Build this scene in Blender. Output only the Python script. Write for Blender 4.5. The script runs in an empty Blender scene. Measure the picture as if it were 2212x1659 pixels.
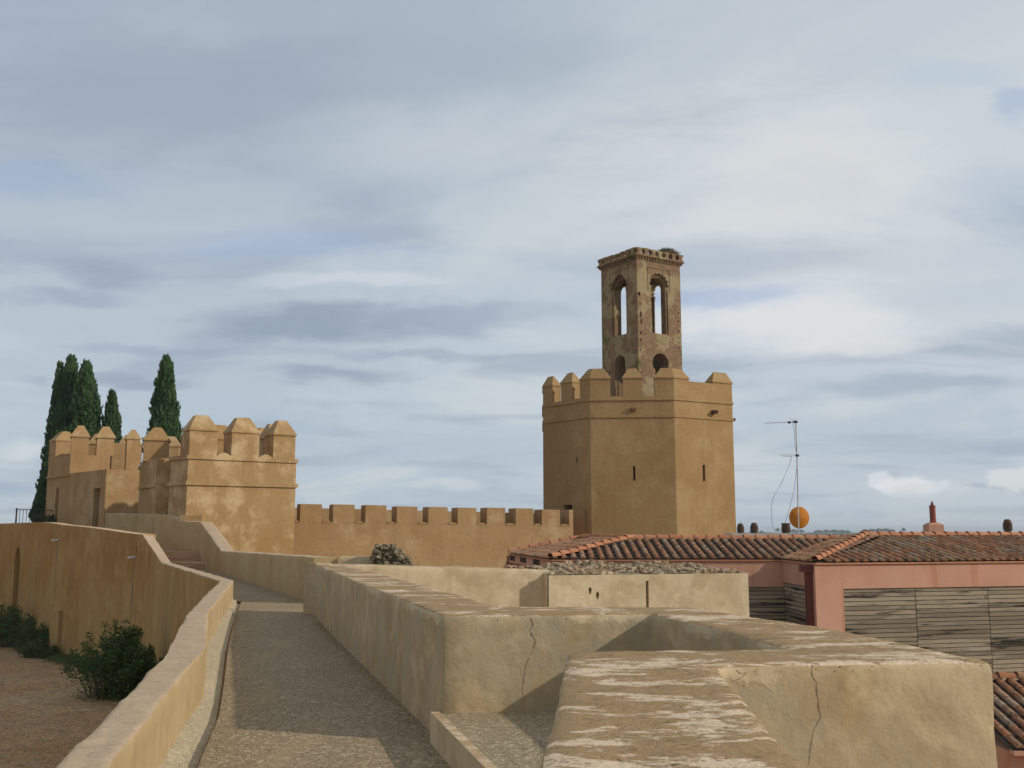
import bpy, bmesh, math, random
from mathutils import Vector, noise
random.seed(7)
R = math.radians
SC = bpy.context.scene
COL = SC.collection
H = 1.6                      # eye height above the walkway
PITCH = math.atan(317/2212)
CP, SP = math.cos(PITCH), math.sin(PITCH)
# ---------------------------------------------------------------- survey helpers (photo bearings -> metres)
def ray(u, v):
    a = (u-1106)/2212; b = (829.5-v)/2212
    return a, CP-b*SP, SP+b*CP
def PZ(u, v, z):             # point at height z seen on this bearing
    a, y, c = ray(u, v); t = (z-H)/c
    return (a*t, y*t)
def PY(u, v, Y):             # point at forward distance Y
    a, y, c = ray(u, v); t = Y/y
    return (a*t, Y, H+c*t)
def XY(u, v, Y):
    p = PY(u, v, Y); return (p[0], p[1])
def ZV(v, Y): return PY(1106, v, Y)[2]
def hit(u, v, p0, p1):       # where the bearing meets the vertical plane p0-p1: distance along it, height
    a, b, c = ray(u, v)
    dx, dy = p1[0]-p0[0], p1[1]-p0[1]; L = math.hypot(dx, dy); dx /= L; dy /= L
    # t*(a,b) = p0 + s*(dx,dy)
    det = a*(-dy)+b*dx
    t = (p0[0]*(-dy)+p0[1]*dx)/det
    s = (a*p0[1]-b*p0[0])/(-det) if abs(det) > 1e-9 else 0
    s = ((a*t-p0[0])*dx+(b*t-p0[1])*dy)
    return s, H+c*t
# ---------------------------------------------------------------- object helpers
ORG = {}
def tag(o, label=None, cat=None, group=None, kind=None):
    if label: o['label'] = label
    if cat: o['category'] = cat
    if group: o['group'] = group
    if kind: o['kind'] = kind
    return o
def empty(name, loc, label, cat, group=None):
    o = bpy.data.objects.new(name, None); COL.objects.link(o); o.location = loc
    o.empty_display_size = .2
    ORG[o] = Vector(loc); return tag(o, label, cat, group)
class MB:
    def __init__(s): s.v = []; s.f = []; s.m = []
    def add(s, vs, fs, mi=0):
        n = len(s.v); s.v += [tuple(p) for p in vs]; s.f += [[n+i for i in f] for f in fs]; s.m += [mi]*len(fs)
    def box(s, x0, x1, y0, y1, z0, z1, mi=0):
        s.add([(x0,y0,z0),(x1,y0,z0),(x1,y1,z0),(x0,y1,z0),(x0,y0,z1),(x1,y0,z1),(x1,y1,z1),(x0,y1,z1)],
              [(0,3,2,1),(4,5,6,7),(0,1,5,4),(1,2,6,5),(2,3,7,6),(3,0,4,7)], mi)
    def obox(s, p0, p1, th, z0, z1, off=0, mi=0):   # box along p0-p1, th towards the left-hand side
        dx, dy = p1[0]-p0[0], p1[1]-p0[1]; L = math.hypot(dx, dy); nx, ny = -dy/L, dx/L
        a = (p0[0]+nx*off, p0[1]+ny*off); b = (p1[0]+nx*off, p1[1]+ny*off)
        c = (b[0]+nx*th, b[1]+ny*th); d = (a[0]+nx*th, a[1]+ny*th)
        s.prism([a, b, c, d], z0, z1, mi)
    def prism(s, ring, z0, z1, mi=0):
        n = len(ring); z0f = z0 if callable(z0) else (lambda i: z0); z1f = z1 if callable(z1) else (lambda i: z1)
        vs = [(p[0], p[1], z0f(i)) for i, p in enumerate(ring)]+[(p[0], p[1], z1f(i)) for i, p in enumerate(ring)]
        s.add(vs, [list(range(n))[::-1], list(range(n, 2*n))]+[(i, (i+1) % n, n+(i+1) % n, n+i) for i in range(n)], mi)
    def loft(s, rings, mi=0, caps=True):
        n = len(rings[0]); vs = [p for r in rings for p in r]; fs = []
        for k in range(len(rings)-1):
            for i in range(n):
                j = (i+1) % n; fs.append((k*n+i, k*n+j, (k+1)*n+j, (k+1)*n+i))
        if caps: fs += [list(range(n))[::-1], [(len(rings)-1)*n+i for i in range(n)]]
        s.add(vs, fs, mi)
    def tube(s, pts, r, seg=6, mi=0):
        rings = []; pts = [Vector(p) for p in pts]
        for i, p in enumerate(pts):
            d = (pts[min(i+1, len(pts)-1)]-pts[max(i-1, 0)]).normalized()
            up = Vector((0, 0, 1)) if abs(d.z) < .9 else Vector((1, 0, 0))
            a = d.cross(up).normalized(); b = d.cross(a)
            rr = r[i] if isinstance(r, (list, tuple)) else r
            rings.append([p+a*math.cos(t)*rr+b*math.sin(t)*rr for t in [2*math.pi*k/seg for k in range(seg)]])
        s.loft(rings, mi)
    def lathe(s, c, prof, seg=20, mi=0):
        rings = [[(c[0]+r*math.cos(2*math.pi*k/seg), c[1]+r*math.sin(2*math.pi*k/seg), c[2]+z) for k in range(seg)] for r, z in prof]
        s.loft(rings, mi)
    def stone(s, c, r, sq=(1, 1, 1), mi=0):
        bm = bmesh.new(); bmesh.ops.create_icosphere(bm, subdivisions=2, radius=1)
        o = Vector((random.random()*50, random.random()*50, 0)); rz = random.random()*6.28
        vs = []
        for v in bm.verts:
            d = v.co.normalized(); k = 1+.55*noise.noise(d*1.3+o)+.18*noise.noise(d*3.5+o)
            p = Vector((max(-.72, min(.72, d.x*k)), max(-.72, min(.72, d.y*k)), max(-.65, min(.65, d.z*k))))
            x, y = p.x*sq[0], p.y*sq[1]
            vs.append((c[0]+r*(x*math.cos(rz)-y*math.sin(rz)), c[1]+r*(x*math.sin(rz)+y*math.cos(rz)), c[2]+r*p.z*sq[2]))
        s.add(vs, [[w.index for w in f.verts] for f in bm.faces], mi); bm.free()
    def build(s, name, mat, parent=None, smooth=None, recalc=True):
        o3 = ORG.get(parent, Vector((0, 0, 0)))
        me = bpy.data.meshes.new(name)
        me.from_pydata([(p[0]-o3.x, p[1]-o3.y, p[2]-o3.z) for p in s.v], [], s.f)
        for m in (mat if isinstance(mat, (list, tuple)) else [mat]): me.materials.append(m)
        me.polygons.foreach_set('material_index', s.m)
        if recalc:
            bm = bmesh.new(); bm.from_mesh(me); bmesh.ops.recalc_face_normals(bm, faces=bm.faces); bm.to_mesh(me); bm.free()
        if smooth is not None:
            me.polygons.foreach_set('use_smooth', [True]*len(me.polygons)); me.set_sharp_from_angle(angle=R(smooth))
        me.update()
        ob = bpy.data.objects.new(name, me); COL.objects.link(ob)
        if parent is not None: ob.parent = parent
        ORG[ob] = o3
        return ob
def face_holes(mb, p0, p1, outline, holes, depth=0, mi=0, through=False):
    """vertical wall face from p0 to p1 (outline / holes in (s,z)); holes get side walls of this depth, on the left-hand side"""
    dx, dy = p1[0]-p0[0], p1[1]-p0[1]; L = math.hypot(dx, dy); dx /= L; dy /= L; nx, ny = -dy, dx
    bm = bmesh.new(); 
    def P(s, z, o=0): return (p0[0]+dx*s+nx*o, p0[1]+dy*s+ny*o, z)
    loops = []
    for lp in [outline]+holes:
        vs = [bm.verts.new(P(s, z)) for s, z in lp]; loops.append(vs)
        for i in range(len(vs)): bm.edges.new((vs[i], vs[(i+1) % len(vs)]))
    bmesh.ops.triangle_fill(bm, use_beauty=True, use_dissolve=False, edges=bm.edges[:], normal=Vector((-nx, -ny, 0)))
    bm.verts.index_update()
    fv = [v.co.copy() for v in bm.verts]; ff = [[v.index for v in f.verts] for f in bm.faces]
    mb.add(fv, ff, mi)
    if through: mb.add([(v.x+nx*through, v.y+ny*through, v.z) for v in fv], [f[::-1] for f in ff], mi)
    if depth:
        for h in holes:
            n = len(h); mb.add([P(s, z) for s, z in h]+[P(s, z, depth) for s, z in h], [(i, (i+1) % n, n+(i+1) % n, n+i) for i in range(n)], mi)
    if through:
        n = len(outline); mb.add([P(s, z) for s, z in outline]+[P(s, z, through) for s, z in outline], [(i, (i+1) % n, n+(i+1) % n, n+i) for i in range(n)], mi)
    bm.free()
def rect(s0, s1, z0, z1): return [(s0, z0), (s1, z0), (s1, z1), (s0, z1)]
def arch(s0, s1, z0, zs, n=10, rise=None):
    c = (s0+s1)/2; r = (s1-s0)/2; rise = rise or r
    return [(s0, z0), (s1, z0)]+[(c+r*math.cos(math.pi*i/n), zs+rise*math.sin(math.pi*i/n)) for i in range(n+1)]
def off_poly(pts, d, closed=False):
    """offset a polyline to its left by d"""
    n = len(pts); out = []
    for i in range(n):
        ns = []
        for a, b in ((i-1, i), (i, i+1)):
            if closed or (a >= 0 and b < n):
                A, B = pts[a % n], pts[b % n]; L = math.hypot(B[0]-A[0], B[1]-A[1]); ns.append((-(B[1]-A[1])/L, (B[0]-A[0])/L))
        if len(ns) == 2:
            mx, my = ns[0][0]+ns[1][0], ns[0][1]+ns[1][1]; k = 2/(mx*mx+my*my); nn = (mx*k, my*k)
        else: nn = ns[0]
        out.append((pts[i][0]+nn[0]*d, pts[i][1]+nn[1]*d))
    return out
def trim(pts, e):
    pts = [tuple(p) for p in pts]
    def mv(a, b):
        L = math.hypot(b[0]-a[0], b[1]-a[1]); k = e/L; return (a[0]+(b[0]-a[0])*k, a[1]+(b[1]-a[1])*k)
    return [mv(pts[0], pts[1])]+pts[1:-1]+[mv(pts[-1], pts[-2])]
def lerp2(a, b, t): return (a[0]+(b[0]-a[0])*t, a[1]+(b[1]-a[1])*t)
def merlon(parent, mat, pts, th, z0, z1, z2, over=.05, ends=.28, flat=.3):
    """merlon on front polyline pts (body on its left), body z0-z1, hipped cap up to z2"""
    mb = MB(); j = lambda: random.uniform(-.012, .012)
    def ring(o0, o1, e, z):
        q = trim(pts, e); a = off_poly(q, o0); b = off_poly(q, o1); return [(p[0]+j(), p[1]+j(), z+j()*.6) for p in a+b[::-1]]
    mb.loft([ring(0, th, 0, z0), ring(0, th, 0, z1)]); body = mb.build('merlon', mat, parent)
    c = th*(1-flat)/2; mb = MB()
    mb.loft([ring(-over, th+over, -over, z1), ring(-over, th+over, -over, z1+.07), ring(c, th-c, ends, z2-.02), ring(c+.06, th-c-.06, ends+.06, z2)])
    mb.build('cap', mat, body); return body
def hump(par, mat, p0, p1, th, z, r=.16):      # rounded sill in a crenel
    n = 8; rings = []; mb = MB()
    dx, dy = p1[0]-p0[0], p1[1]-p0[1]; L = math.hypot(dx, dy); nx, ny = -dy/L, dx/L
    for o in (-.03, th):
        rings.append([(p0[0]+dx*i/n+nx*o, p0[1]+dy*i/n+ny*o, z+r*math.sin(math.pi*i/n)-.01) for i in range(n+1)])
    mb.loft(rings); mb.build('crenel_sill', mat, par)
# ---------------------------------------------------------------- materials
class NT:
    def __init__(s, nt): s.nt = nt
    def n(s, t, **k):
        nd = s.nt.nodes.new(t)
        for a, b in k.items():
            if a.startswith('i_'): 
                key = a[2:]; key = int(key) if key.isdigit() else key
                s.set(nd.inputs[key], b)
            else: setattr(nd, a, b)
        return nd
    def set(s, inp, val):
        if isinstance(val, bpy.types.NodeSocket): s.nt.links.new(val, inp)
        else:
            try: inp.default_value = val
            except Exception: inp.default_value = (*val, 1)
    def math(s, op, a, b=0, c=0, clamp=False):
        nd = s.nt.nodes.new('ShaderNodeMath'); nd.operation = op; nd.use_clamp = clamp
        for i, x in enumerate((a, b, c)): s.set(nd.inputs[i], x)
        return nd.outputs[0]
    def mix(s, f, a, b, bt='MIX'):
        nd = s.nt.nodes.new('ShaderNodeMix'); nd.data_type = 'RGBA'; nd.blend_type = bt; nd.clamp_factor = True
        s.set(nd.inputs[0], f)
        for i, x in ((6, a), (7, b)): s.set(nd.inputs[i], x if isinstance(x, bpy.types.NodeSocket) else (*x[:3], 1))
        return nd.outputs[2]
    def noise(s, vec, scale, detail=4, rough=.55, dist=0):
        nd = s.nt.nodes.new('ShaderNodeTexNoise'); s.set(nd.inputs['Vector'], vec)
        nd.inputs['Scale'].default_value = scale; nd.inputs['Detail'].default_value = detail
        nd.inputs['Roughness'].default_value = rough; nd.inputs['Distortion'].default_value = dist
        return nd.outputs[0]
    def ramp(s, x, a, b, lo=0, hi=1, smooth=True):
        nd = s.nt.nodes.new('ShaderNodeMapRange'); nd.interpolation_type = 'SMOOTHSTEP' if smooth else 'LINEAR'
        for i, k in enumerate((x, a, b, lo, hi)): s.set(nd.inputs[i], k)
        return nd.outputs[0]
    def map(s, vec, scale=(1, 1, 1), loc=(0, 0, 0), rot=(0, 0, 0)):
        nd = s.nt.nodes.new('ShaderNodeMapping'); s.set(nd.inputs[0], vec); nd.inputs[1].default_value = loc
        nd.inputs[2].default_value = rot; nd.inputs[3].default_value = scale; return nd.outputs[0]
def mat(name, fn, rough=.9, bump=None, spec=.3):
    m = bpy.data.materials.new(name); m.use_nodes = True; nt = m.node_tree; nt.nodes.clear()
    T = NT(nt); out = T.n('ShaderNodeOutputMaterial'); b = T.n('ShaderNodeBsdfPrincipled')
    b.inputs['Roughness'].default_value = rough; b.inputs['Specular IOR Level'].default_value = spec
    geo = T.n('ShaderNodeNewGeometry')
    r = fn(T, geo.outputs['Position'], geo)
    col, hgt = r if isinstance(r, tuple) else (r, None)
    T.set(b.inputs['Base Color'], col if isinstance(col, bpy.types.NodeSocket) else (*col, 1))
    if hgt is not None:
        bp = T.n('ShaderNodeBump'); bp.inputs['Strength'].default_value = 1; bp.inputs['Distance'].default_value = bump or .01
        nt.links.new(hgt, bp.inputs['Height']); nt.links.new(bp.outputs[0], b.inputs['Normal'])
    nt.links.new(b.outputs[0], out.inputs[0]); return m
def W3(c, k=1): return (c[0]*k, c[1]*.945*k, c[2]*.77*k)
def plaster(name, base, warm, pale, blotch=.5, streak=.3, sc=.6, bump=.01, top=False, seed=0, fine=.5, palef=.6, lo=.5, edge=0):
    base, warm, pale = W3(base), W3(warm), W3(pale)
    if top: top = [(c[0], c[1]*.935, c[2]*.86) for c in top]
    def fn(T, P, geo):
        P0 = T.map(P, loc=(seed*7.3, seed*3.1, seed))
        big = T.noise(P0, sc, 6, .6, .4); big2 = T.noise(P0, sc*2.7, 6, .65, .2)
        col = T.mix(T.ramp(big, .38, .66, 0, blotch+.3), base, warm)
        col = T.mix(T.ramp(T.math('ADD', T.math('MULTIPLY', big2, .6), T.math('MULTIPLY', T.noise(P0, sc*.7, 3), .4)), lo, lo+.16, 0, palef), col, pale)
        st = T.math('ADD', T.math('MULTIPLY', T.noise(T.map(P0, scale=(5, 5, .35)), 1.0, 5, .65), .45), T.math('MULTIPLY', T.noise(T.map(P0, scale=(1.7, 1.7, .3), loc=(4, 4, 4)), 1.0, 6, .7, .4), .55))
        col = T.mix(T.ramp(st, .5, .66, 0, streak), col, tuple(c*.62 for c in base))
        col = T.mix(T.ramp(st, .48, .32, 0, streak*.8), col, pale)
        fn_ = T.noise(P, 45, 3, .7); mid = T.noise(P0, 7, 5, .65)
        col = T.mix(T.ramp(mid, .35, .7, 0, .28*fine*2), col, tuple(c*.7 for c in warm))
        col = T.mix(T.ramp(fn_, .62, .8, 0, .35*fine), col, tuple(c*.45 for c in warm))
        h = T.math('ADD', T.math('MULTIPLY', T.noise(P, 3.5, 4, .6), 1.2), T.math('ADD', T.math('MULTIPLY', mid, .6), T.math('MULTIPLY', fn_, .18)))
        if edge:
            sz = T.n('ShaderNodeSeparateXYZ'); T.set(sz.inputs[0], P)
            zz_ = T.math('ADD', sz.outputs[2], T.math('MULTIPLY', T.math('SUBTRACT', T.noise(P, 4.5, 6, .7), .5), .32))
            pat = T.ramp(T.noise(T.map(P, loc=(8, 1, 2)), 1.3, 4, .6), .50, .60); band = T.math('MULTIPLY', T.ramp(zz_, edge-.09, edge-.05), pat)
            col = T.mix(T.math('MULTIPLY', band, .75), col, tuple(min(.8, c*1.1) for c in pale))
            rim = T.math('MULTIPLY', T.ramp(zz_, edge-.08, edge-.01), T.ramp(T.noise(T.map(P, scale=(1, 1, 1.6)), 24, 6, .75), .60, .68, 0, .7))
            ml = T.noise(T.map(P, loc=(6, 2, 9)), 1.9, 6, .62, .5); col = T.mix(T.ramp(ml, .46, .62, 0, .5), col, (.36,.315,.225)); col = T.mix(T.ramp(ml, .47, .34, 0, .5), col, tuple(min(.8, c*1.08) for c in pale))
            col = T.mix(rim, col, (.09,.065,.04))
            col = T.mix(T.ramp(T.noise(T.map(P, loc=(3, 3, 3)), 1.6, 6, .65), .56, .70, 0, .45), col, tuple(c*.62 for c in base))
            h = T.math('ADD', h, T.math('ADD', T.math('MULTIPLY', band, .22), T.math('MULTIPLY', rim, -.7)))
        if top:
            nz = T.n('ShaderNodeSeparateXYZ'); T.set(nz.inputs[0], geo.outputs['True Normal'])
            up = T.ramp(nz.outputs[2], .55, .85)
            Q = T.map(P, scale=(.62, 1.15, 1), loc=(seed, seed, 0))
            pt = T.math('ADD', T.math('MULTIPLY', T.noise(Q, 2.3, 8, .72, .35), .75), T.math('MULTIPLY', T.noise(Q, 7.5, 7, .75, .6), .25))
            tc = T.mix(T.ramp(pt, .515, .55, 0, .95), top[0], top[1])
            tc = T.mix(T.ramp(T.noise(Q, 6, 6, .7, .4), .53, .64, 0, .7), tc, top[2])
            tc = T.mix(T.ramp(T.noise(T.map(P, scale=(1, 2.2, 1), loc=(2, 2, 2)), 14, 7, .78), .585, .63, 0, .8), tc, (.085,.06,.03))
            tc = T.mix(T.ramp(T.noise(P, 30, 4, .75), .60, .70, 0, .5), tc, tuple(c*.42 for c in top[0]))
            tc = T.mix(T.ramp(T.noise(P, 90, 2, .7), .62, .75, 0, .55), tc, tuple(c*.4 for c in top[0]))
            col = T.mix(up, col, tc)
            h = T.math('ADD', h, T.math('MULTIPLY', T.math('MULTIPLY', up, T.noise(P, 26, 5, .7)), .9))
        return col, h
    return mat(name, fn, .93, bump, .15)
OCH = plaster('ochre_plaster', (.38,.255,.148), (.325,.205,.108), (.50,.385,.265), .6, .3, .4, .014, seed=1, palef=.65, lo=.485)
OCHP = plaster('weathered_ochre_plaster', (.36,.245,.138), (.33,.205,.10), (.60,.475,.34), .7, .3, .34, .012, seed=4, palef=.75, lo=.47)
TOWR = plaster('tower_plaster', (.355,.238,.132), (.31,.20,.102), (.44,.335,.21), .7, .35, .3, .014, seed=9, palef=.55, lo=.49)
RET = plaster('stained_retaining_plaster', (.42,.28,.135), (.34,.19,.07), (.54,.41,.235), .7, .8, .35, .014, seed=3, palef=.5,
              top=((.55,.40,.25), (.60,.45,.29), (.5,.36,.22)))
BEI = plaster('beige_cement_plaster', (.445,.365,.275), (.39,.295,.195), (.55,.46,.355), .75, .3, 1.5, .013, seed=2, palef=.7, edge=.95,
              top=((.345,.245,.135), (.68,.56,.42), (.25,.18,.085)))
BEI2 = plaster('pale_cement_plaster', (.58,.505,.40), (.47,.38,.28), (.66,.59,.485), .85, .3, 1.3, .010, seed=6, palef=.8,
              top=((.44,.32,.19), (.62,.50,.36), (.33,.24,.14)))
LOWW = plaster('low_wall_plaster', (.475,.365,.245), (.41,.295,.175), (.58,.47,.335), .6, .45, .8, .008, seed=5, palef=.5,
              top=((.46,.36,.255), (.50,.40,.285), (.39,.30,.20)))
def aggregate(name, dark, mid, lite, sc=70, bmp=.0025):
    dark, mid, lite = W3(dark), W3(mid), W3(lite)
    def fn(T, P, geo):
        v = T.n('ShaderNodeTexVoronoi', i_Vector=P, i_Scale=sc); sep = T.n('ShaderNodeSeparateColor'); T.set(sep.inputs[0], v.outputs['Color'])
        col = T.mix(T.ramp(sep.outputs[0], .1, .9), dark, mid)
        col = T.mix(T.ramp(sep.outputs[1], .80, .92, 0, .8), col, lite)
        col = T.mix(T.ramp(sep.outputs[2], .85, .95, 0, .7), col, tuple(c*.45 for c in dark))
        v2 = T.n('ShaderNodeTexVoronoi', i_Vector=P, i_Scale=sc*.38); s2 = T.n('ShaderNodeSeparateColor'); T.set(s2.inputs[0], v2.outputs['Color'])
        col = T.mix(T.ramp(s2.outputs[0], .86, .93, 0, .55), col, lite)
        col = T.mix(T.ramp(T.noise(P, .8, 5, .6), .4, .7, 0, .35), col, tuple(c*.75 for c in mid))
        col = T.mix(T.ramp(T.noise(P, .35, 3, .6), .52, .68, 0, .5), col, tuple(c*.8 for c in mid))
        col = T.mix(T.ramp(T.noise(T.map(P, scale=(2.2, .35, 1)), 1.2, 5, .6), .52, .66, 0, .4), col, tuple(c*1.15 for c in mid))
        return col, T.math('SUBTRACT', T.noise(P, sc*.5, 2), v.outputs['Distance'])
    return mat(name, fn, .9, bmp, .2)
WALK = aggregate('exposed_aggregate', (.215,.165,.115), (.315,.24,.165), (.52,.45,.36), 75)
GRAV = aggregate('pebble_floor', (.22,.17,.12), (.34,.275,.20), (.55,.48,.39), 85, .003)
def earth(T, P, geo):
    a = T.noise(P, .25, 6, .65); v = T.n('ShaderNodeTexVoronoi', i_Vector=P, i_Scale=19); s = T.n('ShaderNodeSeparateColor'); T.set(s.inputs[0], v.outputs['Color'])
    col = T.mix(T.ramp(a, .35, .65), (.40,.22,.098), (.48,.31,.16))
    col = T.mix(T.ramp(T.noise(P, 3, 5, .7), .45, .65, 0, .6), col, (.23,.14,.065))
    dens = T.ramp(T.noise(P, .35, 4), .45, .62, .90, .62)
    col = T.mix(T.ramp(s.outputs[0], dens, T.math('ADD', dens, .06), 0, .6), col, (.40,.315,.21))
    col = T.mix(T.ramp(s.outputs[1], .7, .8, 0, .6), col, (.10,.06,.035))
    d = T.n('ShaderNodeVectorMath', operation='LENGTH'); T.set(d.inputs[0], P)
    col = T.mix(T.ramp(d.outputs['Value'], 90, 700), col, (.10,.12,.07))
    return col, T.math('ADD', T.math('MULTIPLY', v.outputs['Distance'], -1), T.math('MULTIPLY', T.noise(P, 5, 4), 2))
EARTH = mat('red_earth', earth, .95, .015, .1)
def brickfn(dirx, plasteramt=.45, moss=.35, bw=.27, bh=.075, dirt=.5, k=1):
    def fn(T, P, geo):
        dt = T.n('ShaderNodeVectorMath', operation='DOT_PRODUCT'); T.set(dt.inputs[0], P); dt.inputs[1].default_value = (dirx[0]-dirx[1], dirx[0]+dirx[1], 0)
        sz = T.n('ShaderNodeSeparateXYZ'); T.set(sz.inputs[0], P)
        wob = T.math('MULTIPLY', T.noise(P, 1.5, 3), .08)
        cv = T.n('ShaderNodeCombineXYZ'); T.set(cv.inputs[0], dt.outputs['Value']); T.set(cv.inputs[1], T.math('ADD', sz.outputs[2], wob))
        bk = T.n('ShaderNodeTexBrick', i_Vector=cv.outputs[0]); bk.inputs['Scale'].default_value = 1
        bk.inputs['Brick Width'].default_value = bw; bk.inputs['Row Height'].default_value = bh; bk.inputs['Mortar Size'].default_value = .012 if k == 1 else .016
        bk.inputs['Mortar Smooth'].default_value = .3; bk.inputs['Bias'].default_value = -.1
        bk.inputs['Color1'].default_value = (.28*k,.155*k,.078*k,1); bk.inputs['Color2'].default_value = (.19*k,.12/k**.5,.07,1); bk.inputs['Mortar'].default_value = (.40*k,.32*k,.21*k,1)
        col = T.mix(T.ramp(T.noise(P, 2.4, 5, .7), .4, .7, 0, dirt), bk.outputs['Color'], (.15,.09,.05))
        pm = T.ramp(T.noise(P, .75, 5, .62, .3), .60-plasteramt*.3, .66-plasteramt*.3, 0, .88)
        pc = T.mix(T.noise(P, 3, 4), (.32,.25,.14), (.44,.35,.20))
        col = T.mix(pm, col, pc)
        col = T.mix(T.ramp(T.noise(T.map(P, loc=(9, 4, 2)), .9, 6, .7), .55, .68, 0, moss*2), col, (.125,.135,.03))
        col = T.mix(T.ramp(T.noise(T.map(P, scale=(1, 1, .5)), 4, 6, .75), .58, .74, 0, .8), col, (.055,.05,.035))
        col = T.mix(T.ramp(T.noise(P, 9, 3, .7), .62, .72, 0, .7), col, (.50,.42,.32))
        h = T.math('ADD', T.math('MULTIPLY', bk.outputs['Fac'], -1), T.math('MULTIPLY', T.noise(P, 7, 5, .7), 1.6))
        return col, h
    return fn
LAND = (math.cos(R(33)), math.sin(R(33)))
BRICK = mat('old_brick', brickfn(LAND, .38, .5), .95, .03, .1)
STEPB = mat('step_brick', brickfn((.5, .5), -.6, 0, .30, .076, .2, 1.7), .9, .02, .15)
def tilefn(T, P, geo):
    r = geo.outputs['Random Per Island']; cr = T.n('ShaderNodeValToRGB'); T.set(cr.inputs[0], r); e = cr.color_ramp
    cols = [(0, (.35,.145,.065)), (.2, (.27,.12,.06)), (.38, (.42,.18,.08)), (.55, (.22,.125,.07)), (.72, (.36,.20,.105)), (.86, (.31,.24,.16)), (1, (.44,.17,.07))]
    while len(e.elements) < len(cols): e.elements.new(.5)
    for el, (p, c) in zip(e.elements, cols): el.position = p; el.color = (*c, 1)
    col = T.mix(T.ramp(T.noise(P, 5, 5, .7), .45, .66, 0, .75), cr.outputs[0], (.065,.048,.034))
    col = T.mix(T.ramp(T.noise(T.map(P, loc=(5, 5, 5)), 13, 5, .7), .57, .68, 0, .65), col, (.34,.31,.25))
    return col, T.noise(P, 30, 4, .7)
TILE = mat('weathered_clay_tile', tilefn, .9, .008, .2)
TILED = mat('dirty_shaded_channel_tile', lambda T, P, g: (T.mix(T.ramp(T.noise(P, 6, 5, .7), .4, .65), (.022,.016,.011), (.085,.05,.03)), T.noise(P, 20, 5, .7)), .95, .01)  # channel debris, colour darkened further to paint in the shade between cover tiles
def freshfn(T, P, geo):
    c = T.mix(geo.outputs['Random Per Island'], (.38,.15,.075), (.47,.22,.115))
    return T.mix(T.ramp(T.noise(P, 8, 5, .7), .5, .72, 0, .6), c, (.16,.10,.07)), T.noise(P, 30, 4)
TILEN = mat('ridge_clay_tile', freshfn, .9, .006, .2)
MORT = mat('dark_roof_mortar', lambda T, P, g: (T.mix(T.ramp(T.noise(P, 6, 5, .7), .4, .65), (.055,.042,.03), (.16,.13,.095)), T.noise(P, 14, 5, .7)), .95, .02)
def pinkfn(T, P, geo):
    c = T.mix(T.ramp(T.noise(P, .7, 5, .6), .35, .7), (.54,.30,.205), (.475,.25,.165))
    st = T.noise(T.map(P, scale=(3.2, 3.2, .12)), 1.0, 4, .6)
    c = T.mix(T.ramp(st, .555, .66, 0, .6), c, (.42,.19,.10))
    return T.mix(T.ramp(T.noise(P, 12, 4, .7), .5, .8, 0, .3), c, (.44,.19,.12)), T.noise(P, 20, 4)
PINK = mat('pink_render', pinkfn, .92, .004, .15)
def woodfn(T, P, geo):
    r = geo.outputs['Random Per Island']
    cr = T.mix(r, (.175,.14,.095), (.35,.285,.20))
    g = T.noise(T.map(P, scale=(.7, .7, 9)), 1.6, 5, .6, .5)
    c = T.mix(T.ramp(g, .5, .72, 0, .6), cr, (.10,.085,.062))
    c = T.mix(T.ramp(T.noise(T.map(P, scale=(.45, .45, 6)), 1.3, 5, .6), .55, .64, 0, .9), c, (.028,.024,.018))
    c = T.mix(T.ramp(T.noise(T.map(P, scale=(.5, .5, 3)), 1.7, 4, .6), .55, .70, 0, .55), c, (.40,.34,.25))
    return c, g
WOOD = mat('weathered_boards', woodfn, .9, .006, .15)
def flat(name, c, rough=.7, metal=0, var=.25):
    m = mat(name, lambda T, P, g: (T.mix(T.ramp(T.noise(P, 9, 4, .6), .3, .8, 0, 1), c, tuple(x*(1-var) for x in c)), T.noise(P, 25, 3)), rough, .002)
    m.node_tree.nodes['Principled BSDF'].inputs['Metallic'].default_value = metal; return m
REDST = flat('dark_red_steel', (.13,.032,.022), .6); IRON = flat('black_iron', (.035,.035,.038), .6); GALV = flat('galvanised_steel', (.48,.48,.46), .5, .4)
DISH = flat('rusty_orange_paint', (.52,.175,.008), .7); RUST = flat('rusted_spout', (.10,.05,.03), .8); POT = flat('smoked_clay', (.115,.065,.042), .9, 0, .5)
WHITE = flat('white_plastic', (.70,.68,.62), .6); DARK = flat('dark_joint', (.035,.028,.02), .95); CRACK = flat('crack_shadowed_mortar', (.17,.13,.085), 1)
CEM = aggregate('gutter_cement', (.36,.31,.25), (.46,.40,.32), (.56,.50,.42), 60, .0012); BRD = flat('red_brick_pipe', (.27,.075,.045), .85, 0, .4)
SLAB = flat('pale_roof_slab', (.42,.40,.36), .8)
def stonefn(T, P, geo):
    c = T.mix(geo.outputs['Random Per Island'], (.17,.125,.078), (.50,.40,.275))
    c = T.mix(T.ramp(T.noise(P, 1.7, 3), .5, .62, 0, .5), c, (.36,.20,.11))
    c = T.mix(T.ramp(T.noise(P, 7, 5, .7), .52, .68, 0, .6), c, (.12,.105,.06))
    return c, T.noise(P, 18, 5, .7)
STONE = mat('rubble_stone', stonefn, .95, .02, .15)
MORTAR = mat('sandy_mortar', lambda T, P, g: (T.mix(T.ramp(T.noise(P, 9, 5, .7), .4, .6), (.20,.155,.095), (.40,.33,.22)), T.noise(P, 22, 5, .7)), .95, .02)
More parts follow.
